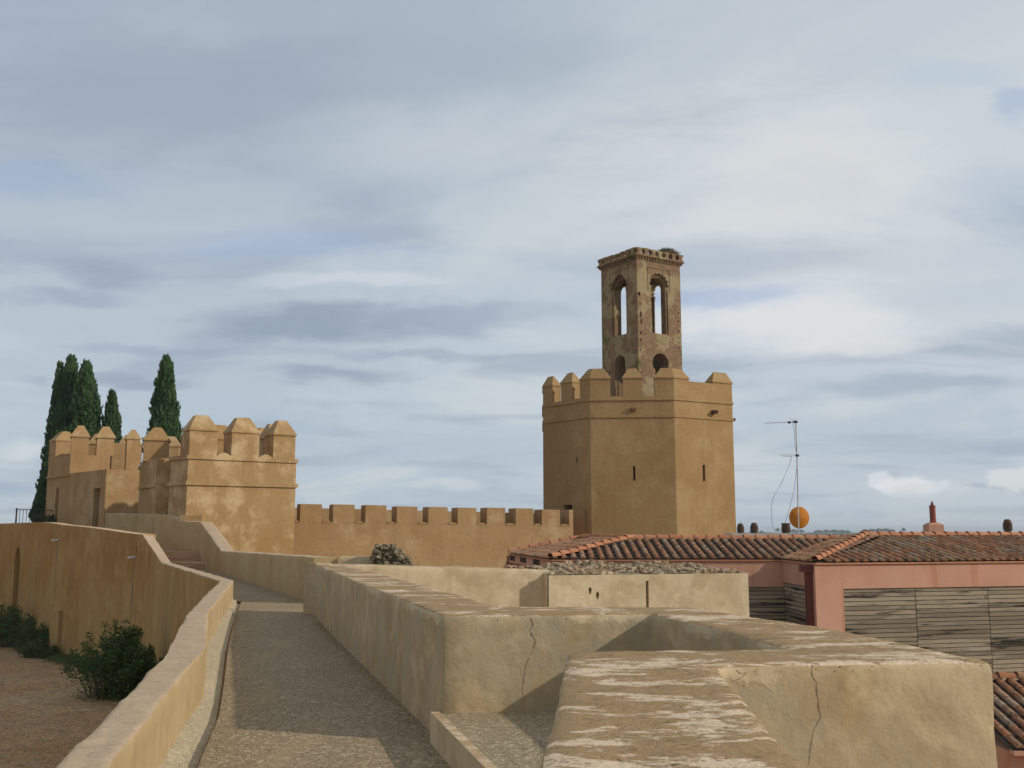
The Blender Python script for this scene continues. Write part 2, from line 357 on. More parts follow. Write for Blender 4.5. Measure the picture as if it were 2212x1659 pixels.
STONED = mat('dark_rubble_stone', lambda T, P, g: (T.mix(T.ramp(T.noise(P, 8, 5, .7), .42, .62, 0, .9), T.mix(g.outputs['Random Per Island'], (.14,.108,.065), (.36,.28,.185)), (.085,.082,.045)), T.noise(P, 18, 5, .7)), .95, .02)
def leaf(name, a, b):
    def fn(T, P, geo):
        c = T.mix(geo.outputs['Random Per Island'], a, b)
        return T.mix(T.ramp(T.noise(P, 1.1, 3), .35, .7, 0, .5), c, tuple(x*.6 for x in a))
    return mat(name, fn, .75, None, .25)
CYP = leaf('cypress_foliage', (.022,.052,.014), (.05,.10,.024)); BUSH = leaf('bush_foliage', (.042,.082,.017), (.095,.155,.034))
WEED = leaf('weed_foliage', (.055,.09,.025), (.14,.15,.05)); PINE = leaf('distant_pine_foliage', (.045,.075,.045), (.065,.095,.055))
BARK = flat('bark', (.10,.07,.045), .95, 0, .4)
TWIG = flat('dry_twigs', (.17,.135,.09), .95, 0, .4)

# ---------------------------------------------------------------- ground
def gz(x, y):
    t = min(1, max(0, (x+6.5)/5)); t = t*t*(3-2*t)
    return -3.55-3.0*t+(.14*noise.noise(Vector((x*.13, y*.13, 0)))+.05*noise.noise(Vector((x*.6, y*.6, 3))) if abs(x) < 120 and -50 < y < 200 else 0)
g = MB()
xs = [-6000, -2500, -900, -300, -120, -80, -60]+[-50+i*1.0 for i in range(61)]+[14, 20, 30, 60, 120, 300, 900, 2500, 6000]
ys = [-2000, -300, -60, -20]+[-10+i*1.25 for i in range(65)]+[80, 100, 140, 200, 400, 900, 2000, 4500, 9000]
vs = [(x, y, gz(x, y)) for y in ys for x in xs]; n = len(xs)
g.add(vs, [(j*n+i, j*n+i+1, (j+1)*n+i+1, (j+1)*n+i) for j in range(len(ys)-1) for i in range(n-1)])
tag(g.build('ground', EARTH, smooth=60), kind='structure')

# ---------------------------------------------------------------- swept walls with worn edges
def sweep_wall(mb, A, B, zt, zb, step=.12, jit=.006, rnd=.03, delta=.05, nv=10):
    """A, B: the two edge polylines in plan, zt top heights per station, zb bottom; corners rounded"""
    def rc(P, i):
        c = P[i]; out = []
        def tow(q):
            L = math.hypot(q[0]-c[0], q[1]-c[1]); k = min(.4, delta/max(L, 1e-6)); return lerp2(c, q, k)
        a, b = tow(P[i-1]), tow(P[i+1])
        return [a, lerp2(lerp2(a, c, .5), lerp2(c, b, .5), .5), b]
    SA, SB, SZ = [A[0]], [B[0]], [zt[0]]
    for i in range(1, len(A)-1):
        SA += rc(A, i); SB += rc(B, i); SZ += [zt[i]]*3
    SA.append(A[-1]); SB.append(B[-1]); SZ.append(zt[-1])
    st = []
    for i in range(len(SA)-1):
        L = max(math.dist(SA[i], SA[i+1]), math.dist(SB[i], SB[i+1])); k = max(1, int(L/step)); k = min(k, 160)
        for j in range(k): st.append((lerp2(SA[i], SA[i+1], j/k), lerp2(SB[i], SB[i+1], j/k), SZ[i]+(SZ[i+1]-SZ[i])*j/k))
    st.append((SA[-1], SB[-1], SZ[-1]))
    rings = []; nt = max(3, min(10, int(max(math.dist(a, b) for a, b, z in st)/.1)))
    for a, b, z in st:
        w = math.dist(a, b); e = min(.45, rnd/w); na, nb = lerp2(a, b, e), lerp2(a, b, 1-e); pts = []
        hts = [zb]+[z-rnd-(z-rnd-max(zb, z-1.4))*(1-(k/nv))**1.2 for k in range(nv+1)]
        pts += [(a[0], a[1], h) for h in hts]
        pts += [(*lerp2(a, b, e*.3), z-rnd*.3)]
        pts += [(*lerp2(na, nb, k/nt), z) for k in range(nt+1)]
        pts += [(*lerp2(a, b, 1-e*.3), z-rnd*.3)]
        pts += [(b[0], b[1], h) for h in hts[::-1]]
        q = []
        for p in pts:
            v = Vector(p); d = noise.noise_vector(v*1.1)*jit*1.6+noise.noise_vector(v*5)*jit+noise.noise_vector(v*17)*jit*.35
            q.append(v+d)
        rings.append(q)
    m = len(rings[0]); vs = [p for r in rings for p in r]; fs = []
    for k in range(len(rings)-1):
        for i in range(m-1): fs.append((k*m+i, k*m+i+1, (k+1)*m+i+1, (k+1)*m+i))
    fs += [list(range(m)), [(len(rings)-1)*m+i for i in range(m)][::-1]]
    mb.add(vs, fs)
def vline(u, v0, v1, p0, p1): return hit(u, v0, p0, p1), hit(u, v1, p0, p1)

ZP = .95
# --- the zigzag parapet: along the walkway, right, towards the camera, left, and under the viewer
A = [PZ(680,1219,ZP), PZ(759,1252,ZP), PZ(957,1330,ZP), PZ(1407,1326,ZP), PZ(1592,1368,ZP), PZ(1714,1403,ZP), PZ(1225,1411,ZP), PZ(1165,1659,ZP)]
B = [PZ(748,1221,ZP), PZ(819,1239.5,ZP), PZ(1089,1311,ZP), PZ(1496,1312.5,ZP), PZ(1800,1357,ZP), PZ(2149,1427,ZP), PZ(1548,1441,ZP), PZ(1748,1659,ZP)]
d = (A[-1][0]-A[-2][0], A[-1][1]-A[-2][1]); A.append((A[-1][0]+d[0]*1.6, A[-1][1]+d[1]*1.6)); 
d = (B[-1][0]-B[-2][0], B[-1][1]-B[-2][1]); B.append((B[-1][0]+d[0]*1.9, A[-1][1]))
zz = empty('parapet_wall', (A[0][0], A[0][1], 0), 'long zigzag beige cement parapet beside the walkway, its streaked top filling the lower right foreground', 'wall')
m = MB(); sweep_wall(m, A, B, [ZP]*len(A), -6.9, .07, .006, .035, .06, 14)
m.build('wall_body', BEI, zz, smooth=40)
def crack(parent, pts, p0, p1, w=.012, off=-.012, name='crack'):
    dx, dy = p1[0]-p0[0], p1[1]-p0[1]; L = math.hypot(dx, dy); dx /= L; dy /= L; nx, ny = -dy, dx
    q = []; from mathutils.bvhtree import BVHTree
    body = [c for c in parent.children if c.name.startswith('wall_body')][0]; o3 = ORG[body]
    bv = BVHTree.FromPolygons([v.co+o3 for v in body.data.vertices], [tuple(p.vertices) for p in body.data.polygons])
    def surf(s, z, e):
        o = Vector((p0[0]+dx*(s+e)-nx*.3, p0[1]+dy*(s+e)-ny*.3, z)); h = bv.ray_cast(o, Vector((nx, ny, 0)))
        return (h[0]-Vector((nx, ny, 0))*.0015) if h[0] is not None and (h[0]-o).length < .6 else o+Vector((nx, ny, 0))*.3
    for i in range(len(pts)-1):
        for k in range(6):
            t = k/6; u = pts[i][0]+(pts[i+1][0]-pts[i][0])*t+random.uniform(-1.3, 1.3); v = pts[i][1]+(pts[i+1][1]-pts[i][1])*t
            q.append(hit(u, v, p0, p1))
    mb = MB(); n = len(q); vs = []
    for i, (s, z) in enumerate(q):
        ww = w*random.choice((.15,.3,.5,1,1.5))*(1-.6*i/n)/2
        a_, b_ = surf(s, z, -ww), surf(s, z, ww); nn = Vector((nx, ny, 0))*.02
        vs += [a_, b_, b_+nn, a_+nn]
    mb.add(vs, [(i*4+k, i*4+(k+1) % 4, i*4+4+(k+1) % 4, i*4+4+k) for i in range(n-1) for k in range(4)])
    return mb.build(name, CRACK, parent)
crack(zz, [(1146,1335),(1152,1350),(1145,1362),(1156,1385),(1152,1405),(1140,1425),(1133,1455),(1128,1490),(1133,1520)], A[2], A[3], .009)
crack(zz, [(1757,1436),(1752,1455),(1763,1475),(1768,1520),(1773,1548),(1757,1580),(1751,1620),(1749,1659)], B[6], B[5], .005)
crack(zz, [(1588,1446),(1600,1455),(1612,1452),(1598,1466),(1575,1472)], B[6], B[5], .008)

# --- pilaster at the far end of the parapet
pA = XY(655,1317,20.3); pB = XY(681,1317,20.15)
m = MB(); m.obox(pA, pB, .45, -.2, ZP+.02); pl = m.build('pilaster', BEI, zz)
# --- wall F running right, then the rubble topped wall G
f0 = (A[0][0]+.42, 19.55); f1 = (XY(1187,1231,20.45))
F = empty('parapet_wall', (f0[0], f0[1], 0), 'plain pale parapet wall behind the long streaked parapet, in front of the ruined stone stump', 'wall')
m = MB(); sweep_wall(m, [f0, lerp2(f0, f1, .5), f1], [(f0[0], f0[1]+.5), (lerp2(f0, f1, .5)[0], lerp2(f0, f1, .5)[1]+.5), (f1[0], f1[1]+.5)], [ZV(1219.5,19.5), ZV(1225,20.0), ZV(1231,20.4)], -6.9, .12, .008, .03)
m.build('wall_body', BEI2, F, smooth=40)
g0 = XY(1185,1243,20.15); g1 = XY(1616,1240,21.3); gt = ZV(1243,20.15)
gd = Vector((g1[0]-g0[0], g1[1]-g0[1], 0)).normalized(); gn = Vector((-gd.y, gd.x, 0))
def GP(s, o, z): return (g0[0]+gd.x*s+gn.x*o, g0[1]+gd.y*s+gn.y*o, z)
G = empty('ruined_wall', (g0[0], g0[1], 0), 'pale plastered wall topped with broken rubble stones, in front of the pink building', 'wall')
m = MB(); LG = math.dist(g0, g1)
slot = [hit(1395,1255,g0,g1), hit(1402,1312,g0,g1)]
holes = [rect(slot[0][0], slot[1][0], -1.5, slot[0][1])]
for (u, v, ru, rv) in ((1275,1276,4,9),(1291,1286,4,9)):
    s, z = hit(u, v, g0, g1); holes.append([(s+ru*.008*math.cos(t)*(1+.2*math.sin(3*t)), z+rv*.008*math.sin(t)) for t in [k*math.pi/5 for k in range(10)]])
face_holes(m, g0, g1, rect(0, LG, -6.9, gt), holes, .12)
m.add([GP(0,0,-6.9),GP(0,0,gt),GP(0,1.8,gt),GP(0,1.8,-6.9),GP(LG,0,-6.9),GP(LG,0,gt),GP(LG,1.8,gt),GP(LG,1.8,-6.9)],
      [(0,1,2,3),(7,6,5,4),(1,5,6,2),(3,2,6,7)])
m.build('wall_body', BEI2, G)
m = MB(); m.prism([GP(.3,.12,0)[:2], GP(LG-.3,.12,0)[:2], GP(LG-.3,.3,0)[:2], GP(.3,.3,0)[:2]], -2, gt-.05); m.build('brick_core', STEPB, G)
m = MB(); m.box(g0[0]-.018, g0[0]-.004, g0[1]-.01, g0[1]+.2, -1, gt+.02); m.build('joint', DARK, G)
m = MB()
def gh(a, o):
    e = max(0, min(1, a/.5, (LG-a)/.8, o/.3, (1.8-o)/.2)); return gt+e*(.05+.12*noise.noise(Vector((a*1.1, o*1.4, 0)))+.10*o/1.6)
for k in range(1500):
    a, o = random.uniform(.03, LG-.08), random.uniform(.06, 1.75); r = random.choice((.022,.028,.035,.045,.055,.075))*random.uniform(.7, 1.2)
    m.stone(GP(a, o, gh(a, o)+r*.25), r, (1.1, .75, random.uniform(.35, .8)))
for k in range(130):
    x = random.uniform(XY(1088,1220,20.6)[0], g0[0]+.1); t = (x-f0[0])/(f1[0]-f0[0])
    m.stone((x, f0[1]+(f1[1]-f0[1])*t+random.uniform(.1, .45), ZV(1219.5,19.5)+(ZV(1231,20.4)-ZV(1219.5,19.5))*t+random.uniform(0, .05)), random.uniform(.025, .065), (1, .8, .6))
tag(m.build('rubble', STONE, G), kind='stuff')
m = MB(); mr = []
for i in range(61):
    for j in range(13):
        a, o = .03+(LG-.08)*i/60, .03+1.74*j/12; mr.append(GP(a, o, gh(a, o)+.004+.02*noise.noise(Vector((a*9, o*9, 1)))))
m.add(mr, [(i*13+j, (i+1)*13+j, (i+1)*13+j+1, i*13+j+1) for i in range(60) for j in range(12)])
m.build('mortar_bed', MORTAR, G, smooth=50)
# --- wall I beyond the passage and the stump of masonry
H0 = PZ(676,1304,0)
i0 = (H0[0]+.02, H0[1]-.02); i1 = XY(812,1204,23.1)
I = empty('parapet_wall', (i1[0], i1[1], 0), 'short pale wall between the shaded parapet and the ruined stone stump', 'wall')
m = MB(); sweep_wall(m, [(i0[0]+.55, i0[1]), lerp2(i0, i1, .55), i1], [(i0[0]+.55, i0[1]+.5), (lerp2(i0, i1, .55)[0], lerp2(i0, i1, .55)[1]+.5), (i1[0], i1[1]+.5)], [ZV(1203.5,22.5), ZV(1203.5,22.8), ZV(1203.5,23.0)], -6.9, .12, .007)
m.build('wall_body', BEI2, I, smooth=40)
c = PY(843,1217,22.9)
st = empty('masonry_stump', (c[0], c[1], c[2]), 'dark rough stone stump of broken masonry standing on the parapet before the battlements', 'ruin')
m = MB()
def sprof(x): return .31 if x < -.30 else (.43 if x < .02 else .43-(x-.02)*.85)
for lev in range(9):
    z = lev*.048
    for k in range(60):
        x = random.uniform(-.38, .42); 
        if z > sprof(x)-.02*random.random(): continue
        m.stone((c[0]+x, c[1]+.15+random.uniform(-.22, .22), c[2]+z), random.uniform(.035, .085), (1.2, .9, .7))
m.box(c[0]-.30, c[0]+.1, c[1]+.0, c[1]+.3, c[2]-.05, c[2]+.3); m.box(c[0]-.5, c[0]+.5, c[1]-.1, c[1]+.42, -6.9, c[2]-.012)
m.build('stones', STONED, st)

# ---------------------------------------------------------------- low wall on the left of the walkway
ZL = .5
iu = [(232.6,1659),(280,1602),(332,1535),(357,1504),(413,1435),(444,1400),(450,1324),(478,1288),(504.6,1253),(371,1216)]
ou = [(111,1659),(163,1607),(228,1543),(262,1511),(361,1410),(381,1368),(399.5,1332),(436,1291),(475,1255),(349,1216)]
IN = [PZ(*p, ZL) for p in iu]; OU = [PZ(*p, ZL) for p in ou]
def ext(P, k): return (P[0][0]-(P[1][0]-P[0][0])*k, P[0][1]-(P[1][1]-P[0][1])*k)
IN = [ext(IN, 5)]+IN; OU = [ext(OU, 5)]+OU
rI = PY(330,1153.5,38.6); rO = PY(308,1154.5,38.2)
IN.append(rI[:2]); OU.append(rO[:2]); ztL = [ZL]*(len(IN)-1)+[rO[2]]
LW = empty('boundary_wall', (IN[6][0], IN[6][1], 0), 'low ochre wall winding along the left of the walkway and over a deep stained drop', 'wall')
m = MB(); sweep_wall(m, IN, OU, ztL, -4.3, .14, .010, .03, .05, 10)
m.build('wall_body', LOWW, LW, smooth=40).data.materials.append(RET)
ob = [o for o in LW.children][0]
q0 = rO[:2]; q1 = XY(-70,1130,57.5)
for f in ob.data.polygons:           # the outer stained face
    c_ = f.center+Vector(LW.location)
    if c_.y > 21.8 and abs(f.normal.z) < .5 and f.normal.x < -.3: f.material_index = 1
top = [(308,1154.5),(290,1153),(262,1149.5),(236,1145.5),(205,1141),(170,1137),(135,1133.8),(110,1129.5),(90,1128),(71,1128.5),(45,1129.5),(3,1131),(-70,1131)]
ol = [hit(u, v, q0, q1) for u, v in top]; LQ = math.dist(q0, q1)
n0 = hit(25,1309,q0,q1); n1 = hit(44,1200,q0,q1)
sl = [rect(hit(u_,v_,q0,q1)[0]-w_, hit(u_,v_,q0,q1)[0]+w_, hit(u_,v_,q0,q1)[1]+.03, hit(u_,v_-h_,q0,q1)[1]) for u_, v_, h_, w_ in ((126.5,1165,14,.04),(293.5,1202,23,.035))]
m = MB()
outl = [(0, -4.3)]+[(max(0, s), z) for s, z in ol]+[(ol[-1][0], -4.3)]
face_holes(m, q0, q1, outl, [arch(n0[0], n1[0], hit(35,1318,q0,q1)[1], n1[1]-.35, 10, .75)]+sl, -.42)
# thickness behind (right-hand side of q0->q1)
dx, dy = (q1[0]-q0[0])/LQ, (q1[1]-q0[1])/LQ; rx, ry = dy, -dx; dx0, dy0, rx0, ry0 = dx, dy, rx, ry
bk = [(q0[0]+dx*s+rx*.5, q0[1]+dy*s+ry*.5, z) for s, z in outl]; fr = [(q0[0]+dx*s, q0[1]+dy*s, z) for s, z in outl]
n = len(outl); m.add(fr+bk, [(i, (i+1) % n, n+(i+1) % n, n+i) for i in range(n)]+[[n+i for i in range(n)]])
m.build('upper_wall', RET, LW)
# buttress edge left of the bend
sb, zb_ = hit(136,1318,q0,q1); m = MB(); m.obox((q0[0]+dx*sb, q0[1]+dy*sb), (q0[0]+dx*(sb+1.1), q0[1]+dy*(sb+1.1)), .16, -4.3, zb_, 0)
m.build('buttress', RET, LW)
DRIP = flat('drip_stain_plaster', (.235,.17,.075), .95, 0, .3)
for u_, v_ in ((289.5,1206), (124,1168)):
    s_, z_ = hit(u_, v_, q0, q1); m = MB(); nseg = 30
    vs_ = []
    for i in range(nseg+1):
        t = i/nseg; zz_ = z_-(z_+4.0)*t*(1 if u_ > 200 else .75); w_ = (.045+.05*noise.noise(Vector((u_, t*9, 0))))*(1-.35*t)
        for e_ in (-w_, w_): vs_.append((q0[0]+dx*(s_+e_)-rx*.003, q0[1]+dy*(s_+e_)-ry*.003, zz_))
    m.add(vs_, [(i*2, i*2+1, i*2+3, i*2+2) for i in range(nseg)]); m.build('drip_stain', DRIP, LW)
sb, _ = hit(136,1380,q0,q1); m = MB(); pa = (q0[0]+dx*(sb), q0[1]+dy*(sb)); pb = (q0[0]+dx*(sb+.5), q0[1]+dy*(sb+.5))
for (u, v) in ((125,1166),(292,1203)):
    s, z = hit(u, v, q0, q1); a_ = (q0[0]+dx*s, q0[1]+dy*s); nn = Vector((-rx, -ry, 0))
    mm = MB(); mm.tube([Vector((*a_, z))-nn*.1, Vector((*a_, z-.03))+nn*.26], .045, 10); mm.build('drain_spout', WHITE, LW)

# ---------------------------------------------------------------- walkway, gutter, pebble floor
gw = [PZ(*p, 0) for p in ((424.7,1659),(472,1548),(483,1480),(492,1403),(503,1350),(521,1298.7))]
gw = [ext(gw, 5)]+gw
def inner_x(y):
    for a, b in zip(IN[:-1], IN[1:]):
        if min(a[1], b[1]) <= y <= max(a[1], b[1]): return a[0]+(b[0]-a[0])*(y-a[1])/(b[1]-a[1])
    return IN[0][0]
right = [(PZ(957,1330,ZP)[0]+.3, y) for y in (-3,)]
wk = [(p[0], p[1]) for p in gw]+[(-6.4,23.6),(-11.2,34.6),(-13.2,38.5),(-17.6,43.8),(-12.6,43.8)]
wk2 = [PZ(448,1228,0), PZ(655,1297,0), (H0[0]+.2, H0[1]+.2), (-2.6, 22.3), (-2.6, 19.7), (A[0][0]+.3, 19.6), (A[2][0]+.25, A[2][1]), (.5, 7.4), (.4, -3)]
poly = wk+wk2
bm = bmesh.new(); vv = [bm.verts.new((x, y, 0)) for x, y in poly]
for i in range(len(vv)): bm.edges.new((vv[i], vv[(i+1) % len(vv)]))
bmesh.ops.triangle_fill(bm, use_beauty=True, edges=bm.edges[:], normal=(0, 0, 1))
m = MB(); m.add([v.co.copy() for v in bm.verts], [[v.index for v in f.verts] for f in bm.faces]); bm.free()
ob = m.build('walkway', WALK); tag(ob, kind='structure')
for p in ob.data.polygons:
    if p.normal.z < 0: p.flip()
# gutter: sloped cement fillet, channel
m = MB(); rows = []
N = 90
for i in range(N+1):
    t = i/N; y = gw[0][1]+(gw[-1][1]-gw[0][1])*t
    for a, b in zip(gw[:-1], gw[1:]):
        if a[1] <= y <= b[1]+1e-6: xe = a[0]+(b[0]-a[0])*(y-a[1])/(b[1]-a[1])
    xi = inner_x(y)-.05; w = xe-xi; j = .012*noise.noise(Vector((0, y*2.1, 0)))+.010*noise.noise(Vector((3, y*9, 0)))
    rows.append([(xi, y, .075+j), (xi+w*.42, y, .045+j), (xi+w*.60+j*1.5, y, .03), (xi+w*.66+j, y, -.05), (xi+w*.9, y, -.055), (xe-.012, y, -.04), (xe+.004, y, .003)])
m.add([p for r in rows for p in r], [(k*7+i, k*7+i+1, (k+1)*7+i+1, (k+1)*7+i) for k in range(N) for i in range(6)])
m.m = [1 if i % 6 >= 4 else 0 for i in range(len(m.f))]
RUSTE = flat('damp_red_silt', (.20,.105,.05), .95, 0, .5)
tag(m.build('gutter', [CEM, RUSTE], smooth=35), kind='structure')
# pebble floor step
zS = .22; s0 = PZ(948,1538,zS); s1 = PZ(1072,1659,zS)
se = lerp2(s0, s1, 2.2)
m = MB(); m.prism([s0, se, (.9, se[1]), (.9, 8.6), (s0[0]+.1, 8.6)], -.1, zS); tag(m.build('pebble_landing', GRAV), 'raised pebble landing between the walkway and the foreground parapet', 'step')
po = bpy.data.objects['pebble_landing']; ORG[po] = Vector((0, 0, 0))
m = MB(); m.obox(s0, se, .07, -.05, zS+.006, -.068); m.build('edge_curb', BEI2, po)

m = MB()
for k in range(1100):
    t = random.random()**.8; y = 6.6+t*12; xa = A[2][0]+(A[1][0]-A[2][0])*(y-A[2][1])/(A[1][1]-A[2][1]) if y > A[2][1] else A[2][0]+.1
    x = xa-.02-abs(random.gauss(0, .07)); m.stone((x, y, .002), random.uniform(.004, .013), (1, .8, .7))
for k in range(500):
    y = random.uniform(4, 20); j = next((i for i in range(len(gw)-1) if gw[i][1] <= y <= gw[i+1][1]), 0); x = gw[j][0]+(gw[j+1][0]-gw[j][0])*(y-gw[j][1])/(gw[j+1][1]-gw[j][1])+abs(random.gauss(0, .05))
    m.stone((x+.01, y, .002), random.uniform(.004, .011), (1, .8, .7))
for k in range(60): m.stone((random.uniform(-3.5, -.6), random.uniform(5.5, 14), .003), random.uniform(.006, .014), (1, .8, .7))
tag(m.build('loose_gravel', GRAV), kind='stuff')
# ---------------------------------------------------------------- right hand parapet H / Q beyond the passage, steps, upper floor
h1 = PZ(476,1237.5,0); h2 = XY(432,1127,44.8)
HL = [(H0[0], H0[1]), h1, h2, XY(398,1120,45.4), XY(360,1110,46.9), XY(300,1108,50.3), XY(228,1108,53.4)]
HR = [(a+.5, b+.12) for a, b in HL]; HR[3] = (HL[3][0]+.35, HL[3][1]+.3); 
HZ = [ZV(1204,H0[1]), ZV(1190,h1[1]), ZV(1127,44.8), ZV(1125,45.4), ZV(1112,46.9), ZV(1110,50.3), ZV(1108.5,53.4)]
SH = empty('parapet_wall', (h1[0], h1[1], 0), 'shaded parapet wall that climbs beside the brick steps to the crenellated gatehouse', 'wall')
m = MB(); sweep_wall(m, HL, HR, HZ, -1, .2, .012, .03, .05, 8); m.build('wall_body', LOWW, SH, smooth=40)
st = empty('brick_steps', (-14.5, 43.8, 0), 'flight of worn red brick steps between the low wall and the shaded parapet', 'steps')
for k in range(5):
    m = MB(); y = 43.3+k*.34; xr = h1[0]+(h2[0]-h1[0])*((y+.1-h1[1])/(h2[1]-h1[1]))+.05
    wx_ = q0[0]+(q1[0]-q0[0])*(y-q0[1])/(q1[1]-q0[1])+.25; m.box(wx_, xr, y, y+.36 if k < 4 else y+1, -.05 if k == 0 else .152*k, .152*(k+1)-.001); m.build('step', STEPB, st)
m = MB(); zf = .757
TL = lambda y: q0[0]+(q1[0]-q0[0])*(y-q0[1])/(q1[1]-q0[1])+.3
tr = [(44.9,-13.4,zf),(47.5,-15.8,zf+.1),(51,-18.9,1.1),(54,-21.6,1.4),(57.3,-24,1.88),(57.4,-20,1.88),(95,-20,1.9)]
m.add([(TL(min(y, 57.3))-(0 if y < 57.35 else 30), y, z) for y, x, z in tr]+[(x, y, z) for y, x, z in tr], [(i, 7+i, 8+i, i+1) for i in range(6)])
ob = m.build('terrace', EARTH); tag(ob, kind='structure')

# ---------------------------------------------------------------- gatehouse tower (B)
b0 = XY(404,1050,46.0); b1 = XY(638.5,1050,49.0); bl = XY(366,1050,47.4)
dB = (b1[0]-b0[0], b1[1]-b0[1]); LB = math.hypot(*dB); dB = (dB[0]/LB, dB[1]/LB); nB = (-dB[1], dB[0])
zc = ZV(982,46.0); zs = ZV(929,46.0); zt = ZV(893,46.0)
BT = empty('gatehouse_tower', (b0[0], b0[1], .5), 'weathered ochre crenellated tower with two string courses rising left of the battlement wall', 'tower')
depth = 5.0
bb = (b1[0]+nB[0]*depth, b1[1]+nB[1]*depth); blb = (bl[0]-.75, bl[1]+3.2)
ring = [b0, b1, bb, blb, bl]
m = MB(); m.prism(ring, -3, zc-.25)
pi = off_poly(ring, .55, True)
for i in range(5):
    j = (i+1) % 5; m.add([(*ring[i], zc-.25), (*ring[j], zc-.25), (*ring[j], zc), (*ring[i], zc), (*pi[i], zc-.25), (*pi[j], zc-.25), (*pi[j], zc), (*pi[i], zc)], [(0,1,2,3), (4,7,6,5), (3,2,6,7)])
m.build('wall', OCHP, BT)
for za, zb_, o in ((ZV(991,46.), zc-.005, .07), (ZV(1047.5,46.), ZV(1038.5,46.), .09)):
    ro = off_poly(ring, -o, True); m = MB(); ri = off_poly(ring, .1, True)
    for i in range(5):
        j = (i+1) % 5; m.prism([ro[i], ro[j], ri[j], ri[i]], za, zb_)
    m.build('string_course', OCHP, BT)
ms = []
for ua, ub in ((408,469),(500.6,559.5),(591,638)):
    sa, sb_ = hit(ua,960,b0,b1)[0], hit(ub,960,b0,b1)[0]
    sa = max(sa, .03); pa = (b0[0]+dB[0]*sa, b0[1]+dB[1]*sa); pb = (b0[0]+dB[0]*sb_, b0[1]+dB[1]*sb_); ms.append((pa, pb))
    merlon(BT, OCHP, [pa, pb], 1.05, zc, zs, zt, .05, .34, .4)
for k in range(2): hump(BT, OCHP, ms[k][1], ms[k+1][0], .6, zc, .17)
for k, t in enumerate((.02, .32, .62, .88)):      # rear row
    pa = (blb[0]+(bb[0]-blb[0])*t, blb[1]+(bb[1]-blb[1])*t); pb = (pa[0]+dB[0]*1.15, pa[1]+dB[1]*1.15)
    merlon(BT, OCHP, [(pa[0]-nB[0]*1, pa[1]-nB[1]*1), (pb[0]-nB[0]*1, pb[1]-nB[1]*1)], .8, zc-.1, zs, zt, .05, .3, .4)
pa = (b1[0]+nB[0]*1.75-dB[0]*.75, b1[1]+nB[1]*1.75-dB[1]*.75); merlon(BT, OCHP, [pa, (pa[0]+dB[0]*.75, pa[1]+dB[1]*.75)], 1.1, zc, zs, zt, .05, .22, .4)
m = MB(); p_ = XY(389,1120,45.55); q_ = XY(436,1120,45.62); m.obox(p_, q_, .6, ZV(1127,45.5), ZV(1113,45.5)); m.build('plinth', OCHP, BT)

# ---------------------------------------------------------------- turret (K/J) between the towers
k0 = XY(337,1040,48.3); k1 = XY(372,1040,48.6); k2 = XY(301,1040,51.6)
KT = empty('turret', (k0[0], k0[1], .5), 'narrow ochre turret with one capped merlon between the two crenellated towers', 'tower')
zk = ZV(989,48.3); m = MB(); m.prism([k0, k1, (k1[0]-.9, k1[1]+3.3), (k2[0]+.6, k2[1]+.5), k2], -1, zk); m.build('wall', OCHP, KT)
m = MB(); m.obox(k2, k0, .3, ZV(1053,49), ZV(1046,49), -.08); m.build('string_course', OCHP, KT)
j0 = XY(311,950,50.3); j1 = XY(364.5,950,50.6); merlon(KT, OCHP, [j0, j1], 1.0, zk-.02, ZV(950,49.9), ZV(919,49.9), .06, .38, .3)

# ---------------------------------------------------------------- left tower (L)
LT = empty('crenellated_tower', tuple([*XY(228,1100,54.0), .5]), 'large ochre crenellated tower at far left with an arched doorway, in front of the cypresses', 'tower')
n0_ = XY(228,1060,54.0); n1_ = XY(303,1060,54.9); n2_ = XY(148,1060,58.0); zn = ZV(1013.5,54.0)
c1 = XY(101,1060,61.5)
m = MB(); LNf = math.dist(n2_, n0_)
d0 = hit(203.5,1055,n2_,n0_); d1 = hit(211.5,1140,n2_,n0_)
face_holes(m, n2_, n0_, rect(0, LNf, -1, zn), [rect(d0[0], d1[0], .9, d0[1])], .5)
m.add([(*n0_, -1), (*n1_, -1), (*n1_, zn), (*n0_, zn), (n1_[0]+1, n1_[1]+6, -1), (n1_[0]+1, n1_[1]+6, zn), (*n2_, zn), (n2_[0], n2_[1]+5, zn)], [(0,1,2,3), (1,4,5,2), (3,2,5,7,6)])
m.box(n2_[0]+1.6, n2_[0]+3.4, n2_[1]-1.2, n2_[1]-.2, -.9, zn-.3)
m.build('wall', OCH, LT)
zcr = ZV(984,58.8); zsh = ZV(947,58.8); ztp = ZV(920,58.8)
fe = XY(306,990,59.6); Lf = math.dist(n2_, fe); df = ((fe[0]-n2_[0])/Lf, (fe[1]-n2_[1])/Lf)
def fu(u, v=960): s = hit(u, v, n2_, fe)[0]; return (n2_[0]+df[0]*s, n2_[1]+df[1]*s)
m = MB(); LL = math.dist(c1, n2_)
a0 = hit(116.5,1132,c1,n2_); a1 = hit(128,1052,c1,n2_)
zleft = ZV(984,59.5)
face_holes(m, c1, n2_, rect(0, LL, -1, zleft), [arch(a0[0], a1[0], a0[1]-.6, a1[1]-.45, 10, .45)], .6)
m.build('left_wall', OCH, LT)
m = MB(); m.box(c1[0]-.02, c1[0]+.5, c1[1]+.02, c1[1]+6, -1, zleft); m.obox(n2_, fu(240), .7, zn-.4, zcr)
m.obox((c1[0]+.5, c1[1]+6), (fe[0]+1, fe[1]+5.5), .7, 1, zcr-.1)
m.obox(XY(222,960,61.0), XY(283,960,61.6), .4, zn-.3, ZV(956,61))
m.obox(fu(243), fu(244.5), 1.4, zn-.2, ZV(962,58.8)); m.obox(fu(276), fu(300), 1.2, zn-.2, zcr+.01)
m.build('parapet', OCH, LT)
